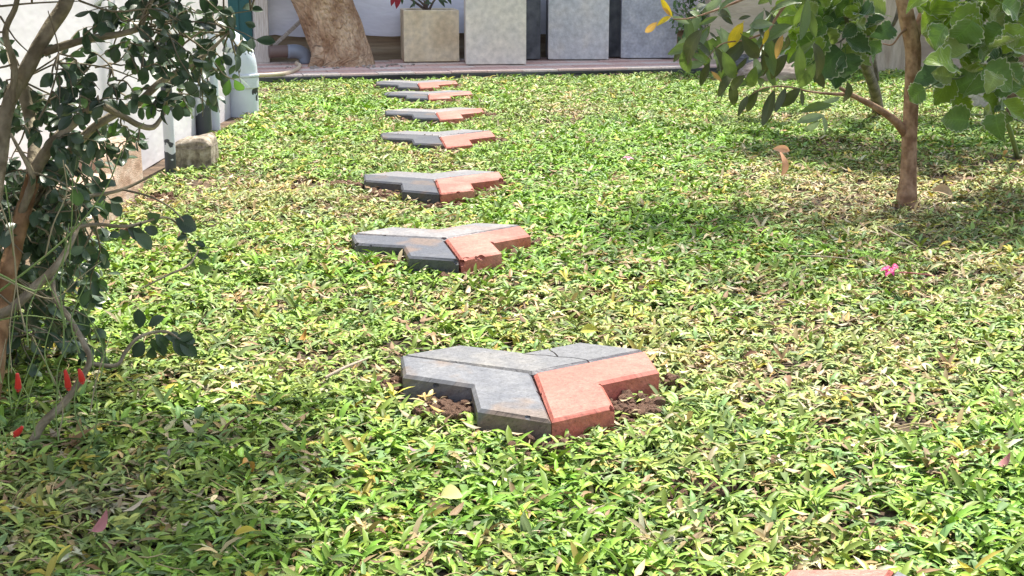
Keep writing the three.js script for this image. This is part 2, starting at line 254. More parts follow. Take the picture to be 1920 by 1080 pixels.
// ---------------------------------------------------------------- planters
function planter(u, v, w, h, d, mat, label, lip = 0.03, yaw = 0) {
  const t = thing('planter', K(u, v + d / 2, WT + 0.008), label, 'planter', 'square concrete planters on the walkway'); t.rotation.y = YAW + yaw;
  const sh = new THREE.Shape([new THREE.Vector2(-w / 2, -d / 2), new THREE.Vector2(w / 2, -d / 2), new THREE.Vector2(w / 2, d / 2), new THREE.Vector2(-w / 2, d / 2)]);
  const q = lip; sh.holes.push(new THREE.Path([new THREE.Vector2(-w / 2 + q, -d / 2 + q), new THREE.Vector2(-w / 2 + q, d / 2 - q), new THREE.Vector2(w / 2 - q, d / 2 - q), new THREE.Vector2(w / 2 - q, -d / 2 + q)]));
  const g = new THREE.ExtrudeGeometry(sh, { depth: h - 0.012, bevelEnabled: true, bevelSize: 0.006, bevelThickness: 0.006, bevelOffset: -0.006, bevelSegments: 2 }); g.rotateX(-Math.PI / 2); g.translate(0, 0.006, 0);
  part('body', g, mat, t);
  const s = new THREE.BoxGeometry(w - 2 * q - 0.004, 0.02, d - 2 * q - 0.004, 6, 1, 6); s.translate(0, h - 0.04, 0); part('potting_soil', lumpy(s, 0.01, 20, u), soilMat, t);
  return t;
}
const creamC = concrete([0.64, 0.54, 0.38], [0.57, 0.46, 0.31], [0.68, 0.59, 0.45], { scale: 2.2, f: 5, seed: 21, bump: 0.002 });
const paleC = concrete([0.66, 0.61, 0.55], [0.60, 0.56, 0.52], [0.69, 0.63, 0.56], { scale: 2, f: 5, seed: 22, bump: 0.002 });
const greyC = concrete([0.55, 0.55, 0.57], [0.50, 0.51, 0.54], [0.60, 0.58, 0.57], { scale: 2, f: 6, seed: 23, bump: 0.002 });
const blueC = concrete([0.43, 0.45, 0.52], [0.35, 0.36, 0.42], [0.52, 0.53, 0.58], { scale: 2.5, f: 9, seed: 24, bump: 0.002 });
const darkC = concrete([0.09, 0.095, 0.11], [0.05, 0.05, 0.06], [0.14, 0.145, 0.16], { scale: 2, f: 6, seed: 25, bump: 0.002 });
const creamPot = planter(1.27, 0.76, 0.385, 0.355, 0.34, creamC, 'low cream concrete planter with red leaved plant beside the old tree', 0.03, -0.1);
planter(1.67, 0.42, 0.41, 0.62, 0.40, paleC, 'tall pale beige concrete planter set forward beside the cream planter', 0.035, -0.18);
planter(1.945, 0.80, 0.22, 0.6, 0.3, darkC, 'dark slate planter squeezed between the beige and the grey planter', 0.03, -0.05);
planter(2.345, 0.70, 0.43, 0.62, 0.38, greyC, 'tall grey concrete planter beside the dark slate planter', 0.035, -0.22);
planter(2.62, 0.86, 0.15, 0.6, 0.25, darkC, 'slim black planter in the gap beside the blue grey planter', 0.02, -0.2);
planter(2.88, 0.70, 0.40, 0.62, 0.38, blueC, 'tall mottled blue grey planter at the walkway end', 0.035, -0.25);

// ---------------------------------------------------------------- right hand background
{
  const tan = concrete([0.48, 0.40, 0.32], [0.36, 0.28, 0.21], [0.55, 0.48, 0.4], { scale: 0.9, f: 6, bump: 0.006, seed: 30 });
  const w = thing('boundary_wall', V(3.2, 0, -10.15), 'tan concrete boundary wall behind the saplings', 'wall'); w.rotation.y = 0.08;
  part('wall_face', new RoundedBoxGeometry(5.2, 1.9, 0.18, 1, 0.01).translate(0.75, 0.9, 0), tan, w);
  part('buttress', new RoundedBoxGeometry(0.26, 1.9, 0.3, 1, 0.015).translate(-0.6, 0.88, 0.16), tan, w);
  // bamboo lattice panel
  const f = thing('bamboo_trellis', G(1768, 150, 0).add(V(0, 0, -0.9)), 'bamboo trellis panel leaning near the tan wall', 'trellis'); f.rotation.x = -0.06;
  const cane = concrete([0.5, 0.4, 0.27], [0.35, 0.26, 0.16], [0.6, 0.52, 0.4], { scale: 6, seed: 31 });
  for (let k = 0; k < 9; k++) part('cane', limb([V(-0.2 + k * 0.05, -0.02, rr(-0.01, 0.01)), V(-0.2 + k * 0.05 + rr(-0.01, 0.01), 0.5, 0), V(-0.2 + k * 0.05 + rr(-0.02, 0.02), 1.0, 0)], [0.012, 0.011, 0.01]), cane, f);
  for (const y of [0.15, 0.33, 0.6, 0.85]) part('cross_cane', limb([V(-0.25, y, 0.018), V(0, y + 0.01, 0.02), V(0.25, y, 0.018)], [0.008, 0.008]), cane, f);
  const slab = solo('concrete_slab', lumpy(new RoundedBoxGeometry(0.3, 0.42, 0.07, 5, 0.02), 0.02, 9, 4).translate(0, 0.15, 0), concrete([0.45, 0.42, 0.38], [0.33, 0.3, 0.27], [0.55, 0.5, 0.47], { scale: 3, seed: 33 }), G(1862, 205, 0), 'grey concrete slab leaning beside the dark trunk', 'slab'); slab.rotation.set(-0.25, -0.2, -0.35);
  solo('boulder', lumpy(new THREE.IcosahedronGeometry(0.2, 4).scale(1.35, 0.6, 0.9), 0.05, 3, 3), concrete([0.27, 0.21, 0.18], [0.18, 0.135, 0.115], [0.34, 0.28, 0.25], { scale: 4, seed: 34 }), G(1470, 146, 0.04).add(V(0, 0.0, -0.15)), 'smooth pinkish boulder at the walkway end', 'boulder');
  solo('concrete_lump', lumpy(new THREE.IcosahedronGeometry(0.15, 3).scale(1.3, 0.7, 0.9), 0.08, 6, 9), kerbMat(), G(1395, 135, 0.03).add(V(0.05, 0, -0.25)), 'dark grey concrete lump between the planters and the boulder', 'stone');
}
function kerbMat() { return concrete([0.14, 0.14, 0.145], [0.07, 0.07, 0.075], [0.24, 0.24, 0.24], { scale: 3, bump: 0.01, rough: 0.95, seed: 35 }); }

// ---------------------------------------------------------------- stepping stones
const PA = 0.1435, PH = 0.075, PTOP = 0.054;
const stones = [[0.040, 2.618, 6], [-0.191, 3.904, 11], [-0.275, 4.951, 7], [-0.316, 6.088, 8], [-0.382, 7.048, 7], [-0.468, 7.909, 4], [-0.571, 8.565, 7]];
const paverOutline = () => { const P = (r, a) => new THREE.Vector2(r * Math.cos(a * Math.PI / 180), r * Math.sin(a * Math.PI / 180)); return [P(0, 0), P(2 * PA, 0), P(Math.sqrt(3) * PA, 30), P(PA, 60), P(Math.sqrt(3) * PA, 90), P(2 * PA, 120)]; };
function paverGeo(variant) {
  const o = paverOutline();
  const g = new THREE.ExtrudeGeometry(new THREE.Shape(o), { depth: PH - 0.012, bevelEnabled: true, bevelThickness: 0.006, bevelSize: 0.0065, bevelOffset: -0.008, bevelSegments: 1, steps: 1 });
  g.translate(0, 0, 0.006); g.rotateX(-Math.PI / 2); g.translate(0, -PH, 0);        // top face at y = 0
  const uv = g.attributes.uv, p = g.attributes.position; for (let i = 0; i < p.count; i++) uv.setXY(i, p.getX(i) + 0.31 * variant + p.getY(i) * 0.7, -p.getZ(i) + p.getY(i) * 0.8);
  return g;
}
const pGeo = [paverGeo(0), paverGeo(1), paverGeo(2)];
function paverMat(base, dust, d, s, stain) {
  const t = tex(512, (u, v) => { const n = pn(u, v, 4, s), m = pn(u, v, 16, s + 3), q = pn(u, v, 60, s + 5); let c = mix(base, dust, cl((n + 0.5 * m) * 2.2 * d + d * 0.25)); if (stain) c = mix(c, stain, cl((pn(u, v, 6, s + 11) - 0.12) * 5) * 0.55); const pit = pn(u, v, 150, s + 7); const k = (1 + 0.4 * q + 0.3 * (rnd() - 0.5)) * (pit > 0.3 ? 0.6 : pit < -0.32 ? 1.35 : 1); return c.map((x) => x * k); });
  return std({ map: rep(t, 1.7), bumpMap: rep(grainH, 5), bumpScale: 0.0012, roughness: 0.5 });
}
const slate = [paverMat([0.10, 0.105, 0.125], [0.19, 0.19, 0.2], 0.6, 1, [0.2, 0.13, 0.08]), paverMat([0.075, 0.08, 0.10], [0.2, 0.185, 0.18], 0.4, 5, [0.2, 0.12, 0.07]), paverMat([0.05, 0.054, 0.07], [0.13, 0.125, 0.125], 0.4, 9, [0.14, 0.09, 0.06])];
const ash = [paverMat([0.14, 0.14, 0.15], [0.22, 0.205, 0.19], 0.8, 13, [0.22, 0.16, 0.1]), paverMat([0.17, 0.165, 0.175], [0.26, 0.24, 0.235], 0.8, 17, [0.22, 0.15, 0.12])];
const brickRed = [paverMat([0.41, 0.115, 0.082], [0.46, 0.19, 0.145], 0.6, 21, null), paverMat([0.40, 0.11, 0.078], [0.46, 0.2, 0.15], 0.6, 25, null), paverMat([0.38, 0.10, 0.07], [0.46, 0.2, 0.155], 0.7, 29, null)];
const ordinal = ['the one furthest from the walkway', 'sixth from the walkway', 'fifth from the walkway', 'fourth from the walkway', 'third from the walkway', 'second from the walkway', 'the one right at the walkway'];
const stoneAt = [];
stones.forEach(([x0, dd, rot], i) => {
  const sink = [0, 0.001, 0.006, 0.011, 0.013, 0.014, 0.015][i], far = (EYE - PTOP + sink) / 0.8, x = x0 * far, d = dd * far;
  const t = thing('stepping_stone', V(x, PTOP - sink + gh(x, -d) * 0.5, -d), i === 0 ? 'Y-shaped stepping stone with a cracked grey paver, two grey and one red' : `Y-shaped stepping stone of grey and red pavers, ${ordinal[i]}`, 'stepping stone', 'stepping stones across the lawn');
  t.rotation.y = rot * Math.PI / 180; t.rotation.z = rr(-0.01, 0.01); t.rotation.x = rr(-0.008, 0.008);
  stoneAt.push([x, -d, rot * Math.PI / 180]);
  // seams point to 30, 150 and 270 degrees: pavers start at 30 (back), 150 (left front), 270 (right front, red)
  const mats = [i === 0 ? ash[0] : ash[1], i === 0 ? slate[0] : i === 1 ? slate[1] : slate[2], brickRed[i % 3]];
  [30, 150, 270].forEach((a, k) => {
    let g = pGeo[(k + i) % 3];
    if (i === 0 && k === 0) { // the crack across the back paver
      const cut = (pts, w) => { const up = [], dn = []; pts.forEach(([px, pz], j) => { const n = pts[Math.min(j + 1, pts.length - 1)], b = pts[Math.max(0, j - 1)]; const tx = n[0] - b[0], tz = n[1] - b[1], l = Math.hypot(tx, tz); up.push(new THREE.Vector2(px - tz / l * w, pz + tx / l * w)); dn.unshift(new THREE.Vector2(px + tz / l * w, pz - tx / l * w)); }); const e = new THREE.ExtrudeGeometry(new THREE.Shape([...up, ...dn]), { depth: 0.06, bevelEnabled: false }); e.rotateX(-Math.PI / 2); e.translate(0, -0.02, 0); return e; };
      const ev = new Evaluator(); ev.useGroups = false; let b = new Brush(g); b.updateMatrixWorld();
      for (const [pts, w] of [[[[0.062, 0.118], [0.079, 0.094], [0.094, 0.082], [0.106, 0.058], [0.125, 0.04], [0.137, 0.016], [0.15, -0.02]], 0.0019], [[[0.14, 0.15], [0.139, 0.125], [0.124, 0.108], [0.119, 0.085], [0.108, 0.06]], 0.0016]]) { const c = new Brush(cut(pts, w)); c.updateMatrixWorld(); b = ev.evaluate(b, c, SUBTRACTION); b.updateMatrixWorld(); }
      g = b.geometry;
    }
    if (i < 3) { // chipped edges
      const ev = new Evaluator(); ev.useGroups = false; let b = new Brush(g); b.updateMatrixWorld(); const o = paverOutline();
      for (let c = 0; c < 9; c++) { const e = Math.floor(rnd() * 6), p0 = o[e], p1 = o[(e + 1) % 6], q = p0.clone().lerp(p1, rnd() < 0.3 ? rr(0.94, 1) : rr(0.05, 0.95)), cr = rr(0.003, 0.009); const ch = lumpy(new THREE.IcosahedronGeometry(cr, 1), cr * 0.9, 0.9 / cr, c + i * 10); ch.scale(rr(1, 2), rr(0.7, 1.2), rr(1, 1.6)); ch.rotateY(rr(0, 6)); const cb = new Brush(ch); cb.position.set(q.x, rr(-0.012, 0.0), -q.y); cb.updateMatrixWorld(); b = ev.evaluate(b, cb, SUBTRACTION); b.updateMatrixWorld(); }
      g = b.geometry;
    }
    const m = part('paver', g, mats[k], t); m.rotation.set(rr(-0.008, 0.008), a * Math.PI / 180 + rr(-0.008, 0.008), rr(-0.008, 0.008)); m.position.set(Math.cos((a + 60) * Math.PI / 180) * rr(0, 0.002), rr(-0.003, 0.003), -Math.sin((a + 60) * Math.PI / 180) * rr(0, 0.002));
    m.userData.label = k === 2 ? 'brick red concrete paver' : k === 0 ? (i === 0 ? 'cracked grey concrete paver' : 'pale dusty grey concrete paver') : 'dark slate grey concrete paver';
  });
});
{ // the stone whose red corner just shows at the lower picture edge
  const tip = G(1475, 1064, PTOP), x = tip.x, z = tip.z + 0.2486;
  const t = thing('stepping_stone', V(x, PTOP, z), 'Y-shaped stepping stone showing only its red corner', 'stepping stone', 'stepping stones across the lawn'); t.rotation.y = 30 * Math.PI / 180;
  [30, 150, 270].forEach((a, k) => { const m = part('paver', pGeo[k], [brickRed[0], slate[0], slate[0]][k], t); m.rotation.y = a * Math.PI / 180; });
  stoneAt.push([x, z, 30 * Math.PI / 180]);
}
function onStone(x, z, grow) {       // inside a stepping stone's outline, enlarged by grow metres
  for (const [sx, sz, a] of stoneAt) {
    const dx = x - sx, dz = -(z - sz), r = Math.hypot(dx, dz); if (r > 0.34 + grow) continue;
    let th = (Math.atan2(dz, dx) - a) * 180 / Math.PI; th = (((th - 30) % 120) + 120) % 120; if (th > 60) th = 120 - th;     // 0 = along an arm
    const rad = th * Math.PI / 180; const px = r * Math.cos(rad), py = r * Math.sin(rad);
    // half arm: end line from (2a,0) to (sqrt3 a,30deg); side line from there to (a,60deg)
    const h = PA * Math.sqrt(3) / 2; // side line: y = h
    const endd = (px - 2 * PA) * (Math.sqrt(3) / 2) + py * 0.5;
    if (py < h + grow && endd < grow) return true;
  }
  return false;
}
{ // loose reddish earth dug up beside the stones
  const crumbs = [];
  const earth = concrete([0.36, 0.2, 0.13], [0.22, 0.12, 0.075], [0.48, 0.29, 0.2], { scale: 6, f: 10, bump: 0.01, seed: 40, rough: 1 });
  stoneAt.forEach(([sx, sz, a], i) => {
    for (const [th, r, n, spread] of [[210, 0.2, i < 3 ? 190 : 40, 0.055], [330, 0.2, i === 0 ? 190 : 40, 0.055], [270, 0.29, 70, 0.07], [168, 0.29, 40, 0.03], [12, 0.29, 40, 0.03]]) for (let k = 0; k < n; k++) {
      const an = th * Math.PI / 180 + a, x = sx + Math.cos(an) * r + rr(-1, 1) * spread, z = sz - Math.sin(an) * r + rr(-1, 1) * spread; if (onStone(x, z, 0.002)) continue;
      const s = rr(0.003, 0.009) * (rnd() < 0.12 ? 1.5 : 1), g = new THREE.IcosahedronGeometry(s, 1); lumpy(g, s * 0.9, 0.9 / s, k); g.translate(x, gh(x, z) + s * 0.2 + 0.006 + rnd() * 0.012, z); crumbs.push(g);
    }
  });
  stoneAt.slice(0, 4).forEach(([sx, sz, a], i) => { for (let k = 0; k < 20; k++) { const an = [30, 150, 270][k % 3] * Math.PI / 180 + a, r0 = rr(0.01, 0.28), x = sx + Math.cos(an) * r0 + rr(-1, 1) * 0.004, z = sz - Math.sin(an) * r0 + rr(-1, 1) * 0.004, s = rr(0.001, 0.0028), g = new THREE.IcosahedronGeometry(s, 1); lumpy(g, s * 0.5, 200, k); g.translate(x, PTOP + gh(sx, sz) * 0.5 - 0.008 + s * 0.4, z); crumbs.push(g); } });
  for (const [px, py, n, sx, sz] of [[600, 345, 60, 0.16, 0.1], [690, 375, 60, 0.1, 0.06], [1320, 905, 60, 0.06, 0.03], [1350, 590, 40, 0.03, 0.03], [1190, 770, 50, 0.05, 0.06], [860, 770, 50, 0.05, 0.05], [300, 370, 60, 0.06, 0.12], [240, 440, 60, 0.06, 0.12], [720, 735, 30, 0.03, 0.05]]) {
    const c = G(px, py, 0.01); for (let k = 0; k < n; k++) { const x = c.x + rr(-1, 1) * sx, z = c.z + rr(-1, 1) * sz; if (onStone(x, z, 0.002)) continue; const s = rr(0.003, 0.010), g = new THREE.IcosahedronGeometry(s, 1); lumpy(g, s * 0.9, 0.9 / s, k); g.translate(x, gh(x, z) + s * 0.2 + 0.006, z); crumbs.push(g); }
  }
  solo('loose_earth', mergeGeometries(crumbs), earth, null, 'crumbs of reddish earth dug up round the stepping stones', 'soil', null, 'stuff');
}

// ---------------------------------------------------------------- lawn
const clearSpots = [[600, 345, 0.17, 0.10], [1320, 905, 0.05, 0.025], [300, 370, 0.07, 0.12], [245, 430, 0.06, 0.1], [1190, 770, 0.05, 0.05], [860, 775, 0.06, 0.05], [1700, 385, 0.06, 0.05], [1790, 330, 0.16, 0.12], [690, 372, 0.12, 0.06]].map(([px, py, a, b]) => { const c = G(px, py, 0.01); return [c.x, c.z, a, b]; });
const dryAt = [[480, 410, 0.4, 0.45, 0.42], [600, 340, 0.35, 0.4, 0.35], [1640, 430, 0.5, 0.7, 0.85], [1500, 350, 0.3, 0.5, 0.5], [1800, 330, 0.45, 0.7, 0.9], [1880, 480, 0.35, 0.5, 0.5], [900, 580, 0.5, 0.3, 0.12], [250, 840, 0.4, 0.5, 0.35], [1700, 870, 0.3, 0.3, 0.25]].map(([px, py, a, b, k]) => { const c = G(px, py, 0.01); return [c.x, c.z, a, b, k]; });
function dryness(x, z) { let t = 0.11 + fbm(x * 1.6 + 4, z * 1.6, 5, 3) * 1.4 + fbm(x * 9, z * 9, 2, 2) * 0.6; for (const [cx, cz, a, b, k] of dryAt) t += k * Math.exp(-(((x - cx) / a) ** 2) - ((z - cz) / b) ** 2); return cl(t); }
const lushAt = [[1150, 330, 0.6, 1.0, 0.6], [1120, 450, 0.45, 0.6, 0.5], [600, 220, 0.8, 0.8, 0.35], [1000, 900, 0.5, 0.3, 0.25], [1700, 700, 0.4, 0.3, 0.3]].map(([px, py, a, b, k]) => { const c = G(px, py, 0.01); return [c.x, c.z, a, b, k]; });
function lushness(x, z) { let t = 0.42 + fbm(x * 0.9, z * 0.9, 21, 3) * 2.0 + (1 - dryness(x, z)) * 0.3 - 0.25; for (const [cx, cz, a, b, k] of lushAt) t += k * Math.exp(-(((x - cx) / a) ** 2) - ((z - cz) / b) ** 2); return cl(t); }
function bare(x, z) { for (const [cx, cz, a, b] of clearSpots) { const q = ((x - cx) / a) ** 2 + ((z - cz) / b) ** 2; if (q < 1) return 1 - q; } return 0; }
{
  const tuft = (k) => { // a rosette of broad short blades from one runner
    const gs = [], n = 5 + Math.floor(rnd() * 4), tall = k % 4 === 0;
    for (let i = 0; i < n; i++) {
      const L = rr(0.019, 0.041) * (tall ? 1.08 : 1), w = rr(0.21, 0.33) * (tall ? 0.85 : 1), tone = rr(0.5, 1.25), yel = rr(-0.12, 0.2);
      const b = [tone * (1 + yel), tone, tone * (1 - yel * 0.6)];
      const g = leafGeo({ w, fold: rr(0.1, 0.35), curl: rr(0.1, 0.9), rows: 3, profile: (t) => t < 0.01 ? 0.5 : Math.pow(Math.sin(Math.PI * (0.17 + 0.83 * t)), 0.75), base: b, vein: 1.08 });
      const az = i / n * 6.283 + rr(-0.6, 0.6), el = (tall ? rr(0.3, 0.95) : rr(-0.04, 0.36));
      g.applyMatrix4(basis(V(rr(-0.006, 0.006), rr(0.002, 0.014), rr(-0.006, 0.006)), V(Math.cos(az) * Math.cos(el), Math.sin(el), Math.sin(az) * Math.cos(el)), V(rr(-0.4, 0.4), 1, rr(-0.4, 0.4)), L)); gs.push(g);
    }
    return mergeGeometries(gs);
  };
  const VN = 14, geos = Array.from({ length: VN }, (_, k) => tuft(k)), lists = geos.map(() => []);
  const grassMat = leafMat({ transmission: 0.16, clearcoat: 0.28, clearcoatRoughness: 0.4 });
  const dirt = [];
  const sample = (d) => { const den = d < 2.6 ? 3900 : d < 4 ? 3200 : d < 6 ? 2600 : 2000; return den; };
  const trunkR = G(1700, 385, 0);
  for (let d = 1.3; d < 9.9; d += 0.1) {
    const x0 = Math.max(-(0.375 * d + 0.35), d < 7.35 ? HX + 0.1 : -2.7), x1 = 0.375 * d + 0.4, n = Math.round((x1 - x0) * 0.1 * sample(d));
    for (let k = 0; k < n; k++) {
      const x = rr(x0, x1), z = -(d + rnd() * 0.1);
      const [u, v] = invK(x, z); if (u < LEDGE1 + 0.02 && v > -0.012) continue; if (z < -9.95) continue;
      if (onStone(x, z, 0.004)) continue; if (onStone(x, z, 0.035) && rnd() < 0.45) continue;
      const b = bare(x, z); if (rnd() < b * 1.4) continue;
      const thick = fbm(x * 2.2, z * 2.2, 11, 3); if (rnd() < Math.min(0.72, 0.17 + dryness(x, z) * 0.18 - thick * 1.9 - lushness(x, z) * 0.3)) continue;
      const dry = dryness(x, z);
      const lush = lushness(x, z);
      let c; const q = rnd();
      if (q < 0.05 + dry * 0.26) c = pick([[0.5, 0.42, 0.2], [0.42, 0.33, 0.14], [0.56, 0.5, 0.3], [0.34, 0.22, 0.1]]);
      else if (q < 0.07 + dry * 0.32) c = [0.42, 0.38, 0.05];
      else c = mix(mix([0.24, 0.35, 0.045], [0.39, 0.41, 0.14], dry), mix([0.145, 0.33, 0.008], [0.225, 0.38, 0.02], rnd()), lush * 0.85);
      if (q > 0.82) c = mix(c, [0.17, 0.28, 0.11], 0.6); const br = rr(0.75, 1.25); c = c.map((t) => t * br);
      const s = rr(0.75, 1.15) * (d > 6 ? 1.12 : 1) * (0.9 + 0.2 * lush), m = new THREE.Matrix4().makeRotationY(rr(0, 6.283)); m.multiply(new THREE.Matrix4().makeRotationX(rr(-0.22, 0.22)));
      m.scale(V(s, s * rr(0.75, 1.25), s)); m.setPosition(x, gh(x, z) + rr(-0.002, 0.012), z);
      lists[Math.floor(rnd() * VN)].push([m, c]);
    }
  }
  const lawn = tag(new THREE.Group(), 'broad bladed carpet grass lawn', 'grass', null, 'stuff'); lawn.name = 'lawn_grass'; scene.add(lawn);
  let total = 0;
  geos.forEach((g, k) => {
    const im = new THREE.InstancedMesh(g, grassMat, lists[k].length); im.name = numbered('grass_tuft'); im.userData.kind = 'stuff'; im.castShadow = im.receiveShadow = true; total += lists[k].length;
    const c = new THREE.Color(); lists[k].forEach(([m, q], i) => { im.setMatrixAt(i, m); im.setColorAt(i, c.setRGB(...q)); }); lawn.add(im);
  });
  console.log('grass tufts', total);
  const run = []; for (let k = 0; k < 420; k++) { const d = 1.4 + 3.6 * rnd(), x = rr(-(0.36 * d), 0.36 * d), z = -d, a = rr(0, 6.28), l = rr(0.05, 0.13); if (x < HX + 0.15 || onStone(x, z, 0.16)) continue; const at = (t, b) => { const px = x + Math.cos(a + b * t) * l * t, pz = z + Math.sin(a + b * t) * l * t; return V(px, gh(px, pz) + 0.012 + 0.018 * rnd(), pz); }, b = rr(-0.8, 0.8); run.push(limb([at(0, b), at(0.33, b), at(0.66, b), at(1, b)], [0.0011, 0.0009], { radial: 4, seg: 2 })); }
  const rm = new THREE.Mesh(mergeGeometries(run), std({ color: new THREE.Color().setRGB(0.42, 0.33, 0.17), roughness: 0.8 })); rm.name = 'grass_runner'; rm.userData.kind = 'stuff'; rm.castShadow = rm.receiveShadow = true; lawn.add(rm);
  // straw and dead blades lying in the grass
  const straw = [leafGeo({ w: 0.22, fold: 0.3, curl: 0.5, rows: 2 }), leafGeo({ w: 0.32, fold: -0.2, curl: -0.25, rows: 3 }), leafGeo({ w: 0.05, fold: 0, curl: 0.4, rows: 3 })];
  const strawMat = leafMat({ transmission: 0.12, clearcoat: 0.1 });
  const sg = tag(new THREE.Group(), 'straw and dead grass blades strewn through the lawn', 'straw', null, 'stuff'); sg.name = 'dead_grass'; scene.add(sg);
  straw.forEach((g, k) => {
    const L = []; for (let i = 0; i < 14000; i++) { const d = 1.4 + 8.2 * Math.pow(rnd(), 0.8), x = rr(Math.max(-(0.37 * d + 0.3), d < 7.35 ? HX + 0.15 : -2.4), 0.37 * d + 0.3), z = -d; const [u, v] = invK(x, z); if ((u < LEDGE1 && v > -0.02) || onStone(x, z, 0.01)) continue; const dry = dryness(x, z); const near = onStone(x, z, 0.06); if (!near && rnd() > 0.12 + dry * 1.1 - fbm(x * 2.2, z * 2.2, 11, 3) * 1.6) continue; L.push([x, z]); }
    const im = new THREE.InstancedMesh(g, strawMat, L.length); im.name = numbered('dead_blade'); im.userData.kind = 'stuff'; im.castShadow = im.receiveShadow = true; const c = new THREE.Color();
    L.forEach(([x, z], i) => { const az = rr(0, 6.28), el = rr(-0.12, 0.12); im.setMatrixAt(i, basis(V(x, gh(x, z) + rr(0.006, 0.03), z), V(Math.cos(az), el, Math.sin(az)), V(rr(-0.3, 0.3), 1, rr(-0.3, 0.3)), k === 2 ? rr(0.04, 0.09) : rr(0.018, 0.042))); const q = pick([[0.5, 0.4, 0.24], [0.42, 0.32, 0.18], [0.34, 0.22, 0.12], [0.55, 0.46, 0.32], [0.45, 0.3, 0.08], [0.22, 0.13, 0.07]]), b = rr(0.7, 1.2); im.setColorAt(i, c.setRGB(q[0] * b, q[1] * b, q[2] * b)); }); sg.add(im);
  });
}

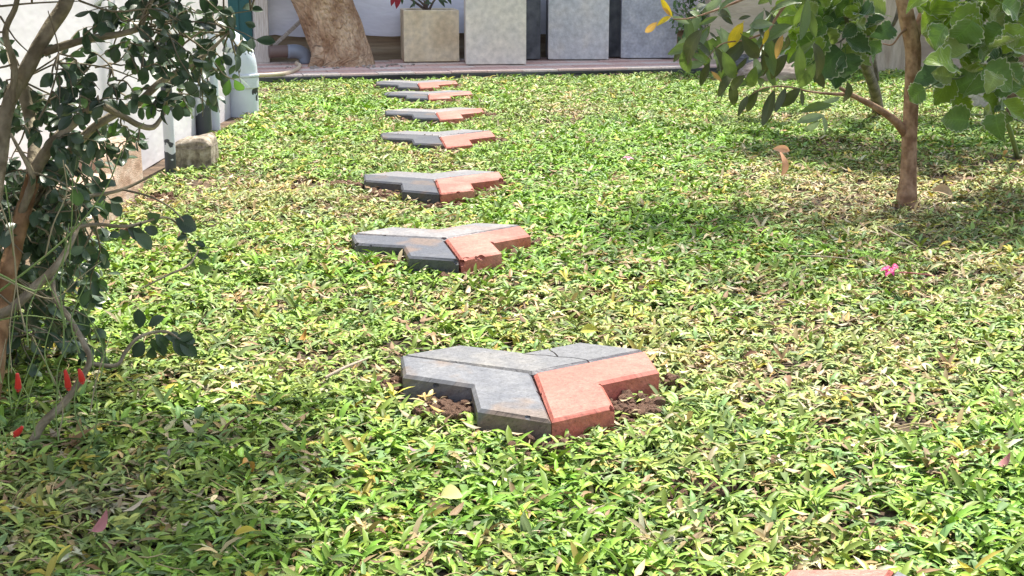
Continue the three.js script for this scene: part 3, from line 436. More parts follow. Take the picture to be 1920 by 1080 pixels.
// ---------------------------------------------------------------- fallen leaves and petals, one by one
{
  const mat = leafMat({ transmission: 0.2, clearcoat: 0.25 });
  const shapes = [leafGeo({ w: 0.42, fold: 0.2, curl: 0.5, rows: 6, stalk: 0.2, vein: 0.85 }), leafGeo({ w: 0.5, fold: -0.25, curl: -0.7, rows: 6, stalk: 0.15, vein: 0.85 }), leafGeo({ w: 0.34, fold: 0.45, curl: 0.9, rows: 6, stalk: 0.2, vein: 0.85 })];
  const mats = new Map(); const tint = (c) => { const k = c.join(); if (!mats.has(k)) { const m = mat.clone(); m.color.setRGB(...c); mats.set(k, m); } return mats.get(k); };
  const Y = [0.62, 0.5, 0.05], PY = [0.66, 0.62, 0.22], B = [0.3, 0.16, 0.08], T = [0.5, 0.34, 0.2], P = [0.5, 0.2, 0.2], OR = [0.55, 0.28, 0.05], SAL = [0.68, 0.33, 0.18], MV = [0.42, 0.26, 0.28];
  const list = [[825, 945, 0.06, PY, 0, 'pale yellow fallen leaf standing out in the lawn before the cracked stone', 40, 1.2], [1120, 622, 0.055, [0.6, 0.58, 0.08], 0, 'lemon yellow fallen leaf just behind the cracked stepping stone', 150, 1.2], [1003, 638, 0.03, Y, 1, 'small golden fallen leaf touching the back of the cracked stone'],
    [455, 890, 0.045, OR, 2, 'folded ochre fallen leaf under the leafy bush', 60, 0.8], [172, 1005, 0.045, P, 1, 'maroon pink fallen leaf under the leafy bush'], [782, 848, 0.028, MV, 1, 'small mauve fallen leaf before the cracked stone'],
    [1462, 858, 0.045, [0.62, 0.4, 0.32], 2, 'pinkish tan fallen leaf lying between the cracked stone and the red corner'], [1640, 1025, 0.035, [0.62, 0.33, 0.3], 0, 'rosy fallen leaf beside the red corner of the stone'], [1745, 360, 0.13, [0.5, 0.35, 0.19], 2, 'large dry tan leaf at the foot of the sapling', -8, 0.9],
    [1810, 338, 0.08, [0.2, 0.1, 0.05], 0, 'dark brown dead leaf beside the large dry tan leaf', 20, 0.2], [1225, 308, 0.04, OR, 0, 'orange fallen leaf near the pink petal'], [1370, 330, 0.045, Y, 0, 'yellow fallen leaf in the sunny lawn before the salmon curled leaf'], [1545, 335, 0.05, T, 1, 'tan fallen leaf between the salmon curled leaf and the sapling'],
    [1785, 455, 0.045, Y, 0, 'yellow fallen leaf in the shaded grass before the sapling'], [1760, 270, 0.07, [0.55, 0.5, 0.06], 0, 'yellow green fallen leaf behind the sapling'], [1890, 285, 0.06, OR, 2, 'orange dead leaf below the green stemmed shrub'],
    [480, 1000, 0.05, Y, 0, 'bright yellow fallen leaf low in the shade of the bush'], [1340, 1040, 0.05, PY, 1, 'pale curled leaf lying before the red corner of the stone'], [625, 460, 0.03, OR, 1, 'little orange leaf beside the second nearest stone'], [1575, 755, 0.05, Y, 2, 'yellow curled leaf in the open lawn below the pink blossom'],
    [880, 640, 0.035, T, 1, 'tan leaf scrap behind the cracked stone'], [1475, 700, 0.045, B, 0, 'brown leaf scrap in the open lawn below the pink blossom'], [400, 745, 0.04, T, 0, 'tan dead leaf in the shade under the drooping twig'], [1420, 660, 0.05, [0.2, 0.09, 0.05], 2, 'dark curled dead leaf right of the cracked stone'], [1700, 420, 0.06, [0.06, 0.14, 0.05], 0, 'dark green fallen leaf before the sapling'], [380, 775, 0.05, [0.07, 0.16, 0.06], 0, 'dark green fallen leaf under the bush'],
    [1870, 880, 0.035, P, 1, 'reddish fallen leaf in the open lawn far from the stones'], [1530, 870, 0.045, OR, 0, 'ochre fallen leaf beside the pinkish tan one'], [700, 1005, 0.04, B, 2, 'brown fallen leaf low before the pale yellow one'], [560, 640, 0.035, OR, 1, 'orange leaf scrap between the bush and the cracked stone']];
  for (const [px, py, L, c, k, label, deg, up] of list) {
    const p = G(px, py, 0.035), a = deg !== undefined ? deg * Math.PI / 180 : rr(0, 6.28); p.y = gh(p.x, p.z) + (up ? 0.046 : 0.038);
    place(solo('fallen_leaf', shapes[k], tint(c), null, label, 'leaf', 'fallen leaves on the lawn'), basis(p, V(Math.cos(a), 0.1, -Math.sin(a)), V(rr(-0.2, 0.2), 1, up || rr(0, 0.3)), L * (up ? 1.05 : 0.85)));
  }
  { // salmon curled leaf standing upright
    const p = G(1464, 326, 0.03), t = thing('fallen_leaf', p, 'salmon coloured dry leaf curled upright in the grass', 'leaf'), sm = tint([0.75, 0.42, 0.27]);
    place(part('leaf_blade', leafGeo({ w: 0.34, fold: 0.5, curl: 0.5, rows: 6 }), sm, t), basis(V(0, -0.01, 0), V(0.25, 1, 0), V(0.7, 0, 1), 0.105)); place(part('leaf_tip', leafGeo({ w: 0.42, fold: 0.5, curl: 0.7, rows: 5 }), sm, t), basis(V(0.03, 0.085, 0), V(-1, 0.3, 0.1), V(0.1, 0.3, 1), 0.07));
  }
  { // pink blossom with its stalk
    const p = G(1668, 515, 0.03), t = thing('pink_blossom', p, 'bright pink fallen blossom with a reddish stalk', 'flower');
    const pet = leafGeo({ w: 0.7, fold: 0.3, curl: 0.8, rows: 4 }), pk = tint([0.75, 0.06, 0.24]);
    for (let k = 0; k < 9; k++) { const a = k / 9 * 6.28, e = rr(0.2, 1.2); place(part('petal', pet, pk, t), basis(V(Math.cos(a) * 0.005, rr(0.002, 0.03), Math.sin(a) * 0.005), V(Math.cos(a), e, Math.sin(a)), V(0, 1, 0.3), rr(0.018, 0.026))); }
    part('stalk', limb([V(0, 0.006, 0), V(0.05, 0.008, 0.015), V(0.12, 0.002, 0.03)], [0.0022, 0.002, 0.001], { radial: 5 }), tint([0.5, 0.14, 0.14]), t);
  }
  { const p = G(1178, 298, 0.045); const t = thing('pink_petals', p, 'pale pink fallen blossom in the sunny lawn', 'flower'); const pet = leafGeo({ w: 0.75, fold: 0.25, curl: 0.6, rows: 4 }), pk = tint([0.72, 0.3, 0.45]); for (let k = 0; k < 4; k++) { const a = k * 1.6; place(part('petal', pet, pk, t), basis(V(0, 0.002 * k, 0), V(Math.cos(a), 0.4, Math.sin(a)), V(0, 1, 0.2), 0.026)); } }
  const tw = concrete([0.5, 0.4, 0.3], [0.3, 0.22, 0.15], [0.6, 0.5, 0.4], { scale: 8, seed: 44 });
  for (const [pts, r, label] of [[[[610, 708], [645, 690], [690, 672]], 0.0035, 'pale dry twig lying in the grass beside the cracked stone'], [[[1650, 425], [1690, 445], [1720, 462]], 0.003, 'thin pale twig in the grass before the sapling'], [[[1500, 480], [1560, 482], [1610, 488]], 0.002, 'dark thin twig in the shaded grass before the sapling']])
    solo('dry_twig', limb(pts.map(([x, y], i) => G(x, y, 0.045 + (i % 2) * 0.006)), [r, r, r * 0.5], { radial: 6 }), tw, null, label, 'twig', 'dry twigs in the grass');
}

// ---------------------------------------------------------------- plants: shared tools
const barkFine = (a, b, s) => std({ map: rep(tex(256, (u, v) => { const n = pn(u, v, 6, s), m = pn(u, v, 26, s + 2); return mix(a, b, cl(0.5 + n * 2.2)).map((x) => x * (1 + 0.35 * m)); }), 5, 5), bumpMap: rep(lumpH, 14), bumpScale: 0.002, roughness: 0.85 });
const rv = (s = 1) => V(rr(-s, s), rr(-s, s), rr(-s, s));

// ---- the leafy bush on the left
{
  const root = G(-30, 735, 0), bush = thing('leafy_bush', root, 'dark leaved bush with pale bent branches in front of the white house wall', 'bush');
  const bark = barkFine([0.19, 0.155, 0.10], [0.35, 0.30, 0.21], 50), barkO = barkFine([0.19, 0.095, 0.038], [0.34, 0.2, 0.1], 54);
  const L = (px, py, d) => D(px, py, d).sub(root);
  const B = [];           // [points, radii]
  const add = (name, pts, radii, mat = bark) => { const q = pts.map(([x, y, d]) => L(x, y, d)); B.push(q); part(name, limb(q, radii.map((x) => x * 0.85), { radial: 10, seg: 6, rough: 0.16, s: B.length }), mat, bush); };
  add('trunk', [[-34, 800, 2.40], [-14, 700, 2.46], [-2, 600, 2.55], [15, 510, 2.62], [40, 410, 2.68], [62, 330, 2.72]], [0.027, 0.024, 0.022, 0.021, 0.019, 0.017], barkO);
  add('trunk', [[-60, 790, 2.45], [-50, 600, 2.55], [-20, 420, 2.62], [0, 300, 2.68], [14, 200, 2.7], [36, 150, 2.72]], [0.027, 0.023, 0.02, 0.018, 0.016, 0.016]);
  add('branch', [[62, 330, 2.72], [64, 270, 2.76], [55, 215, 2.8], [38, 150, 2.82]], [0.016, 0.015, 0.014, 0.015]);
  add('branch', [[33, 160, 2.72], [74, 86, 2.74], [100, 40, 2.76], [128, -4, 2.78], [150, -120, 2.8], [140, -300, 2.82]], [0.017, 0.017, 0.016, 0.014, 0.012, 0.008]);
  add('branch', [[62, 325, 2.72], [100, 267, 2.7], [160, 211, 2.7], [178, 196, 2.68], [225, 215, 2.7], [262, 235, 2.72], [288, 238, 2.74], [312, 205, 2.76]], [0.015, 0.014, 0.012, 0.010, 0.008, 0.007, 0.007, 0.003]);
  add('branch', [[90, 345, 2.78], [122, 296, 2.8], [178, 237, 2.8], [230, 207, 2.82], [262, 190, 2.82], [300, 155, 2.84], [378, 108, 2.86], [430, 60, 2.9]], [0.012, 0.011, 0.010, 0.010, 0.009, 0.008, 0.006, 0.002]);
  add('branch', [[85, 98, 2.74], [120, 85, 2.72], [163, 74, 2.7], [259, 53, 2.72], [272, 28, 2.74], [300, -40, 2.76]], [0.010, 0.009, 0.008, 0.007, 0.006, 0.004]);
  add('branch', [[24, 190, 2.70], [26, 120, 2.68], [10, 60, 2.66], [30, 10, 2.66], [40, -60, 2.66]], [0.009, 0.008, 0.007, 0.006, 0.004]);
  add('branch', [[40, 400, 2.68], [60, 330, 2.64], [30, 270, 2.62], [20, 250, 2.62]], [0.010, 0.009, 0.006, 0.003]);
  add('branch', [[-20, 600, 2.50], [26, 576, 2.48], [64, 540, 2.5], [106, 499, 2.5], [132, 457, 2.54], [150, 420, 2.6]], [0.012, 0.011, 0.010, 0.009, 0.006, 0.003]);
  add('branch', [[98, 520, 2.5], [104, 560, 2.46], [128, 593, 2.42], [160, 650, 2.36], [170, 674, 2.34], [158, 700, 2.33], [124, 751, 2.31], [80, 795, 2.3], [50, 850, 2.3]], [0.005, 0.0055, 0.006, 0.006, 0.0065, 0.007, 0.008, 0.009, 0.0095]);
  add('twig', [[170, 682, 2.34], [220, 684, 2.36], [235, 660, 2.38], [262, 632, 2.40], [310, 622, 2.42], [345, 640, 2.42]], [0.005, 0.0045, 0.004, 0.0035, 0.003, 0.0015], bark);
  add('twig', [[130, 430, 2.6], [178, 421, 2.64], [240, 424, 2.66], [313, 408, 2.7], [340, 430, 2.72], [360, 480, 2.72]], [0.005, 0.004, 0.004, 0.003, 0.002, 0.001], bark);
  add('twig', [[264, 541, 2.62], [310, 518, 2.66], [356, 495, 2.7], [372, 470, 2.72]], [0.0015, 0.0025, 0.003, 0.002], bark);
  add('twig', [[60, 420, 2.66], [140, 375, 2.72], [230, 355, 2.76], [310, 315, 2.8]], [0.006, 0.005, 0.004, 0.002], bark);
  add('twig', [[230, 355, 2.76], [290, 372, 2.72], [330, 398, 2.7], [360, 440, 2.7]], [0.003, 0.0025, 0.002, 0.001], bark);
  for (const pts of [[[0, 12, 2.6], [60, 6, 2.6], [150, 2, 2.6]], [[0, 30, 2.62], [30, 75, 2.62], [56, 100, 2.62]], [[56, 250, 2.7], [90, 190, 2.7], [110, 100, 2.7], [90, 20, 2.7]], [[110, 118, 2.74], [170, 122, 2.74], [210, 130, 2.76], [262, 150, 2.78]], [[262, 150, 2.78], [268, 110, 2.78], [280, 70, 2.8]], [[345, 82, 2.86], [375, 60, 2.86], [420, 30, 2.86], [470, 20, 2.86]], [[352, 70, 2.84], [385, 95, 2.84], [420, 140, 2.84], [440, 150, 2.84]]]) add('twig', pts, [0.0025, 0.002, 0.0018, 0.001]);
  // leaves
  const prof = (t) => Math.pow(Math.sin(Math.PI * Math.min(1, 0.02 + 0.97 * Math.pow(t, 1.15))), 0.7);
  const G6 = [0, 1, 2, 3].map((k) => leafGeo({ w: [0.6, 0.66, 0.55, 0.7][k], fold: [0.2, 0.05, 0.3, -0.1][k], curl: [0.3, 0.6, -0.2, 0.1][k], rows: 6, profile: prof, stalk: 0.14, vein: 1.1, s: k }));
  const lm = [[0.040, 0.090, 0.036], [0.052, 0.112, 0.044], [0.034, 0.072, 0.032], [0.08, 0.15, 0.05]].map((c) => leafMat({ color: new THREE.Color().setRGB(...c), transmission: 0.22, clearcoat: 0.85, clearcoatRoughness: 0.3, ...veined, bumpScale: 0.0006 }));
  const fresh = leafMat({ color: new THREE.Color().setRGB(0.10, 0.22, 0.03), transmission: 0.45, clearcoat: 0.5 });
  const clusters = [[230, 30], [300, 15], [350, 40], [400, 20], [440, 55], [330, 80], [285, 85], [390, 95], [362, 130], [405, 130], [310, 120], [250, 115], [345, 20], [268, 5], [420, 95], [110, 140], [135, 115], [60, 95], [150, 55], [205, 35], [215, 165], [275, 160], [185, 190], [150, 200], [320, 165], [370, 180], [345, 190], [400, 165], [290, 195], [70, 190], [20, 195], [110, 185], [120, 232], [45, 235], [200, 290], [170, 300], [228, 268], [130, 322], [82, 300], [20, 300], [55, 350], [160, 345], [30, 440], [90, 425], [120, 478], [150, 515], [30, 500], [180, 470], [20, 560], [60, 600], [100, 610], [40, 645], [5, 380], [80, 380], [200, 230], [240, 240], [10, 90], [180, 100]];
  for (const pts of [[V(-1.05, 0.8, -2.75), V(-0.8, 1.2, -2.7), V(-0.3, 1.5, -2.6), V(0.45, 1.6, -2.5)], [V(-0.8, 1.2, -2.7), V(-0.5, 1.3, -2.4), V(0.1, 1.45, -2.25)]]) { const q = pts.map((p) => p.sub(root)); B.push(q); part('branch', limb(q, [0.016, 0.012, 0.008, 0.003], { radial: 8 }), bark, bush); }
  const solid = [], MAXL = 292; let made = 0;
  const leafAt = (p, dir, nrm, size, m, g) => { if (made < MAXL) { made++; place(part('leaf', g, m, bush), basis(p, dir, nrm, size)); } else { solid.push(g.clone().applyMatrix4(basis(p, dir, nrm, size))); } };
  const nearest = (c) => { let best = null, bd = 9; for (const q of B) for (const p of q) { const d = p.distanceTo(c); if (d < bd && d > 0.02) { bd = d; best = p; } } return best; };
  const twigs = [];
  const spray = (c, n, reach, sz) => {
    const nb = nearest(c), from = nb && nb.distanceTo(c) < 0.3 ? nb.clone() : c.clone().add(V(rr(-0.12, 0.02), rr(-0.1, 0.06), rr(-0.05, 0.05))); const mid = from.clone().lerp(c, 0.5).add(rv(0.02)), end = c.clone().add(c.clone().sub(from).setLength(reach)).add(V(0, -0.02, 0));
    twigs.push(limb([from, mid, c, end], [0.0022, 0.0018, 0.0014, 0.0007], { radial: 5, seg: 3 }));
    for (let i = 0; i < n; i++) {
      const t = rr(0.25, 1), p = t < 0.6 ? mid.clone().lerp(c, (t - 0.25) / 0.35) : c.clone().lerp(end, (t - 0.6) / 0.4); const ax = end.clone().sub(from).normalize();
      const dir = ax.multiplyScalar(0.5).add(rv(0.9)).add(V(0.1, -0.35, 0.1)).normalize(); leafAt(p, dir, V(rr(-0.8, 0.8), rr(0.2, 1), rr(-0.5, 1)), sz * rr(0.75, 1.2), rnd() < 0.09 ? fresh : pick(lm), pick(G6));
    }
  };
  // the drooping dark leaves that stand out against the lawn
  for (const [x, y, dx, dy, s, d] of [[300, 402, -18, 10, 42, 2.68], [330, 410, 35, 18, 50, 2.7], [335, 412, 40, -2, 30, 2.7], [350, 440, -18, 6, 26, 2.7], [352, 445, -30, 2, 24, 2.7], [366, 452, 22, 10, 24, 2.72], [352, 456, 14, 14, 26, 2.72], [368, 476, 26, 8, 28, 2.72], [360, 484, -6, 20, 32, 2.72], [374, 496, 20, 24, 40, 2.72], [240, 428, 30, 20, 46, 2.66], [250, 430, 30, 40, 56, 2.66], [270, 428, 26, 6, 34, 2.68], [262, 428, 10, -6, 30, 2.68], [225, 430, 12, 16, 30, 2.66],
    [262, 615, -4, -40, 44, 2.4], [280, 612, 22, -20, 40, 2.4], [262, 630, -14, 4, 30, 2.4], [268, 640, -12, 22, 42, 2.4], [285, 635, 14, 30, 44, 2.42], [292, 628, 24, 22, 42, 2.42], [310, 630, 20, 4, 40, 2.42], [325, 635, 22, 26, 52, 2.42], [338, 640, 28, 24, 48, 2.42], [330, 636, 30, -6, 40, 2.42], [286, 650, -6, 30, 40, 2.42], [300, 640, 2, 26, 36, 2.42], [345, 636, 30, 6, 26, 2.42], [150, 655, 6, 12, 24, 2.36], [142, 605, 14, 12, 26, 2.42],
    [205, 250, 0, -14, 20, 2.76], [430, 150, -6, 22, 34, 2.88], [440, 150, 14, 22, 34, 2.88], [390, 180, 16, 10, 34, 2.86], [333, 195, 0, 32, 36, 2.8], [470, 18, 26, -2, 26, 2.9], [428, 46, 6, 26, 36, 2.9], [455, 16, 12, -6, 30, 2.9], [460, 42, 20, 8, 22, 2.9]])
    { const p = L(x, y, d), q = L(x + dx, y + dy, d + rr(-0.01, 0.01)); leafAt(p, q.clone().sub(p).add(V(0, 0, rr(-0.01, 0.01))), V(rr(-0.4, 0.4), rr(0, 0.8), 1), s * 0.9 / FOCAL * d, (x > 425 && x < 445 && y === 150) || y === 250 ? fresh : pick(lm), pick(G6)); }
  clusters.sort(() => 0); for (const [x, y] of clusters) spray(L(x, y, rr(2.6, 3.0)), 6, 0.05, 0.031);
  for (const [x, y] of clusters) spray(L(x + rr(-28, 28), y + rr(-22, 22), rr(2.6, 3.2)), 6, 0.05, 0.031);
  for (const [x0, x1, y0, y1, n] of [[200, 440, -10, 130, 24], [0, 200, 150, 380, 30], [-20, 180, 360, 660, 95], [-20, 130, 310, 480, 40]]) for (let k = 0; k < n; k++) spray(L(rr(x0, x1), rr(y0, y1), rr(2.65, 3.2)), 7, 0.05, 0.032);
  // crown above and beside the picture
  for (let k = 0; k < 620; k++) { const c = V(rr(-1.5, -0.12), rr(0.88, 1.45), -rr(2.0, 2.95)); if (Math.hypot((c.x + 0.8) / 0.72, (c.y - 1.15) / 0.5) > 1) continue; spray(c.sub(root), 9, 0.07, 0.05); }
  for (let k = 0; k < 90; k++) spray(V(rr(-0.55, 0.5), rr(1.25, 1.8), -rr(2.1, 2.85)).sub(root), 7, 0.08, 0.05);
  for (let k = 0; k < 40; k++) spray(V(rr(-1.42, -1.0), rr(0.1, 0.9), -rr(2.2, 2.75)).sub(root), 8, 0.06, 0.042);
  part('twig', mergeGeometries(twigs), bark, bush).userData.kind = 'stuff';
  const so = part('foliage', mergeGeometries(solid), lm[1], bush); so.userData.kind = 'stuff';
}
// ---- slender plant with red tube flowers
{
  const root = G(40, 850, 0), t = thing('firecracker_plant', root, 'wispy green stemmed plant with red tube flowers under the leafy bush', 'plant');
  const stem = std({ color: new THREE.Color().setRGB(0.16, 0.24, 0.06), roughness: 0.6 }), pale = std({ color: new THREE.Color().setRGB(0.3, 0.26, 0.15), roughness: 0.7 });
  const L = (px, py, d) => D(px, py, d).sub(root); const red = leafMat({ color: new THREE.Color().setRGB(0.72, 0.035, 0.015), transmission: 0.25, clearcoat: 0.3 });
  const stems = [[[-20, 560, 2.3], [60, 500, 2.32], [140, 430, 2.36], [200, 350, 2.4], [235, 270, 2.44], [270, 230, 2.46]], [[-10, 510, 2.28], [80, 545, 2.3], [150, 400, 2.34]], [[0, 600, 2.3], [50, 592, 2.3], [110, 600, 2.32], [170, 612, 2.34]], [[85, 480, 2.3], [100, 420, 2.3], [125, 360, 2.32], [118, 300, 2.32]], [[0, 380, 2.26], [20, 440, 2.26], [30, 520, 2.26], [18, 620, 2.24], [22, 700, 2.22]], [[-10, 820, 2.2], [30, 822, 2.2], [55, 826, 2.2]], [[130, 490, 2.34], [135, 400, 2.34], [136, 330, 2.36]], [[0, 520, 2.3], [100, 560, 2.32], [150, 520, 2.34], [190, 490, 2.36]], [[10, 350, 2.3], [20, 420, 2.3], [25, 480, 2.3]], [[110, 830, 2.2], [105, 760, 2.22], [118, 690, 2.24]], [[60, 760, 2.22], [52, 790, 2.2], [38, 812, 2.18]]];
  for (let k = 0; k < 26; k++) { const x = rr(-40, 190), y = rr(520, 820); stems.push([[x, y + 60, 2.24], [x + rr(-20, 20), y, 2.26], [x + rr(-50, 50), y - rr(60, 160), 2.3]]); }
  stems.forEach((s, k) => part('stem', limb(s.map((p) => L(...p)), [k < 2 ? 0.0022 : 0.0014, 0.0008], { radial: 5, seg: 5 }), k % 4 === 3 || k === 4 ? pale : stem, t));
  for (const [x0, y0, x1, y1, d] of [[32, 700, 34, 728, 2.22], [122, 694, 128, 726, 2.24], [148, 692, 154, 714, 2.24], [42, 800, 30, 814, 2.18]]) {
    const a = L(x0, y0, d), b = L(x1, y1, d + 0.004), u = b.clone().sub(a);
    const f = part('flower', limb([a, a.clone().addScaledVector(u, 0.5).add(V(0.001, 0, 0.001)), b], [0.0025, 0.0048, 0.0058], { radial: 10 }), red, t);
    const lobe = leafGeo({ w: 0.8, fold: 0.1, curl: 0.6, rows: 3 }); for (let k = 0; k < 5; k++) { const an = k * 1.257; place(part('petal', lobe, red, f), basis(b, u.clone().normalize().multiplyScalar(0.6).add(V(Math.cos(an), 0, Math.sin(an))), u.clone().negate(), 0.007)); }
  }
}
// ---- right: sapling with long drooping leaves
const canopies = [];
{
  const root = G(1701, 384, 0), t = thing('sapling', root, 'young tree with smooth reddish brown trunk and long drooping leaves', 'tree'), d0 = -root.z;
  const bark = barkFine([0.21, 0.115, 0.066], [0.40, 0.255, 0.165], 60), L = (px, py, d = d0) => D(px, py, d).sub(root);
  const base = L(1701, 384); base.y = -0.06;
  part('trunk', limb([base, L(1701, 360), L(1704, 300), L(1706, 240), L(1710, 160), L(1712, 90), L(1700, 30), L(1688, -30), L(1670, -200), L(1660, -420)], [0.044, 0.027, 0.0245, 0.024, 0.026, 0.025, 0.022, 0.024, 0.02, 0.012], { radial: 18, seg: 6, rough: 0.08 }), bark, t);
  const br = (name, pts, radii) => part(name, limb(pts.map((p) => L(...p)), radii, { radial: 10, seg: 5, rough: 0.08 }), bark, t);
  br('branch', [[1697, 250, d0], [1680, 228, d0 - 0.02], [1640, 200, d0 - 0.06], [1605, 182, d0 - 0.1], [1575, 165, d0 - 0.12]], [0.016, 0.014, 0.011, 0.009, 0.006]);
  br('branch', [[1612, 186, d0 - 0.1], [1590, 178, d0 - 0.1], [1560, 176, d0 - 0.12], [1520, 172, d0 - 0.16], [1470, 162, d0 - 0.2], [1430, 166, d0 - 0.22], [1404, 180, d0 - 0.22]], [0.007, 0.006, 0.004, 0.003, 0.003, 0.002, 0.001]);
  br('branch', [[1692, -40, d0], [1600, -60, d0 - 0.1], [1500, -20, d0 - 0.16], [1440, 60, d0 - 0.2], [1420, 110, d0 - 0.2]], [0.012, 0.010, 0.008, 0.005, 0.002]);
  br('branch', [[1500, -20, d0 - 0.16], [1420, -10, d0 - 0.2], [1340, 20, d0 - 0.24], [1290, 35, d0 - 0.25], [1262, 36, d0 - 0.25]], [0.006, 0.005, 0.004, 0.003, 0.002]);
  br('branch', [[1440, 60, d0 - 0.2], [1400, 74, d0 - 0.2], [1350, 84, d0 - 0.22], [1325, 112, d0 - 0.22]], [0.004, 0.003, 0.002, 0.001]);
  br('branch', [[1712, 95, d0], [1720, 55, d0 + 0.02], [1750, -20, d0 + 0.05], [1800, -160, d0 + 0.1]], [0.016, 0.014, 0.012, 0.006]);
  br('branch', [[1704, 52, d0 - 0.01], [1690, 62, d0 - 0.03], [1672, 84, d0 - 0.04], [1655, 82, d0 - 0.04]], [0.006, 0.004, 0.003, 0.002]);
  const prof = (s) => Math.pow(Math.sin(Math.PI * (0.03 + 0.95 * Math.pow(s, 0.95))), 0.8);
  const gs = [0, 1, 2].map((k) => leafGeo({ w: [0.33, 0.38, 0.3][k], fold: [0.3, 0.15, 0.4][k], curl: [0.3, 0.6, -0.2][k], rows: 7, profile: prof, stalk: 0.08, vein: 1.25 }));
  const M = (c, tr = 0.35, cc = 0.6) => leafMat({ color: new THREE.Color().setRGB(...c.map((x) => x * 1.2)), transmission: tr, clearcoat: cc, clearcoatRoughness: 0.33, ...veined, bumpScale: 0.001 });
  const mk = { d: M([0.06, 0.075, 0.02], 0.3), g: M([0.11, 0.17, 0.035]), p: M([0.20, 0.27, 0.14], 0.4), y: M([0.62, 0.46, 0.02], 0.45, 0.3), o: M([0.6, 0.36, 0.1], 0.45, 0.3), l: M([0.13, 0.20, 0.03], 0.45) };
  const c1 = (x, y) => [1200 + x / 4.154, y / 4.154], c5 = (x, y) => [1420 + x / 4.153, y / 4.153];
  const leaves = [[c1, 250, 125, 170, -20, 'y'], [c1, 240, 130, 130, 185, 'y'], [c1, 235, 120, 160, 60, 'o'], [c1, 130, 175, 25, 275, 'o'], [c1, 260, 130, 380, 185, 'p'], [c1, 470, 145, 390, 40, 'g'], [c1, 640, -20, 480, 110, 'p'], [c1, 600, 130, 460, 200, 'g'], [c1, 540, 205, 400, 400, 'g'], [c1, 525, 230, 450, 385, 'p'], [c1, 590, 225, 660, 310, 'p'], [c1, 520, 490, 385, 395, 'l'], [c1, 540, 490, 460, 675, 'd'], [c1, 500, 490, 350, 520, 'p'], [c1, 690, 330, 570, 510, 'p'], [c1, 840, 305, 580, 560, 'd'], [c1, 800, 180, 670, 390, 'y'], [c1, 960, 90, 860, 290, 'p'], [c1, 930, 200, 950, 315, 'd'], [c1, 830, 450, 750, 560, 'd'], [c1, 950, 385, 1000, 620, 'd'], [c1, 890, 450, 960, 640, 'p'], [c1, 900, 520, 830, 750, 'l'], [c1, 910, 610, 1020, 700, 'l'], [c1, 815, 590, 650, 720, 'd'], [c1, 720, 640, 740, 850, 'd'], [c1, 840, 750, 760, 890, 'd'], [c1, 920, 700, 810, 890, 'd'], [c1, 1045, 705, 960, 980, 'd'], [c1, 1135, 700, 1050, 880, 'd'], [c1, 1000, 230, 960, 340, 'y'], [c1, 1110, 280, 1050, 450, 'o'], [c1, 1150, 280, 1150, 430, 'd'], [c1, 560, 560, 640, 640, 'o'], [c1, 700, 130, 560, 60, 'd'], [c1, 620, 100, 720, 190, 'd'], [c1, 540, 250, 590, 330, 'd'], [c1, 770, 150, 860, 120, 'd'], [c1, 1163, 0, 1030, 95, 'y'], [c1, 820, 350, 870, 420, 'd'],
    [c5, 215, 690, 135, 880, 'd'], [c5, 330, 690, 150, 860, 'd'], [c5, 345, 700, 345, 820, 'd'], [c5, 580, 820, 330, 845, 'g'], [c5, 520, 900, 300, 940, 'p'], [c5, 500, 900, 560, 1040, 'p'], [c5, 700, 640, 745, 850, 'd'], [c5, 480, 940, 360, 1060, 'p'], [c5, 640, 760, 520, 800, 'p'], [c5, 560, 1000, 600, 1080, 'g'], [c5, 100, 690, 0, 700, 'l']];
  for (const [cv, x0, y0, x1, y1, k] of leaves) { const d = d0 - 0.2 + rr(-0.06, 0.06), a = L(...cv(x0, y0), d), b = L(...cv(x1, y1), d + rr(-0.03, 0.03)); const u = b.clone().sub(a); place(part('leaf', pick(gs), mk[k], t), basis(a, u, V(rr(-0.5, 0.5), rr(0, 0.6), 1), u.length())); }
  for (let k = 0; k < 46; k++) { const px = rr(1285, 1530), py = rr(-20, 150) * (px < 1330 ? 0.6 : 1), d = d0 - 0.2 + rr(-0.15, 0.3); place(part('leaf', pick(gs), mk[pick(['d', 'd', 'g', 'g', 'g', 'l', 'p'])], t), basis(L(px, py, d), V(rr(-0.9, 0.6), rr(-1.2, 0), rr(-0.4, 0.5)), V(rr(-0.6, 0.6), rr(0, 0.8), rr(0.2, 1)), rr(0.08, 0.14))); }
  // crown above the picture, which shades the grass round the trunk
  const solid = [];
  for (let k = 0; k < 650; k++) { const a = rr(0, 6.28), r = Math.sqrt(rnd()); const c = V(1.42 + Math.cos(a) * r * 0.85, rr(0.8, 1.9), root.z - 0.05 + Math.sin(a) * r * 0.75); if (fbm(c.x * 3, c.y * 3, c.z * 3, 2) < -0.08) continue; solid.push(pick(gs).clone().applyMatrix4(basis(c.sub(root), V(rr(-1, 1), rr(-1, 0.2), rr(-1, 1)), V(rr(-0.6, 0.6), 1, rr(-0.6, 0.6)), rr(0.09, 0.15)))); }
  part('foliage', mergeGeometries(solid), mk.g, t).userData.kind = 'stuff';
}
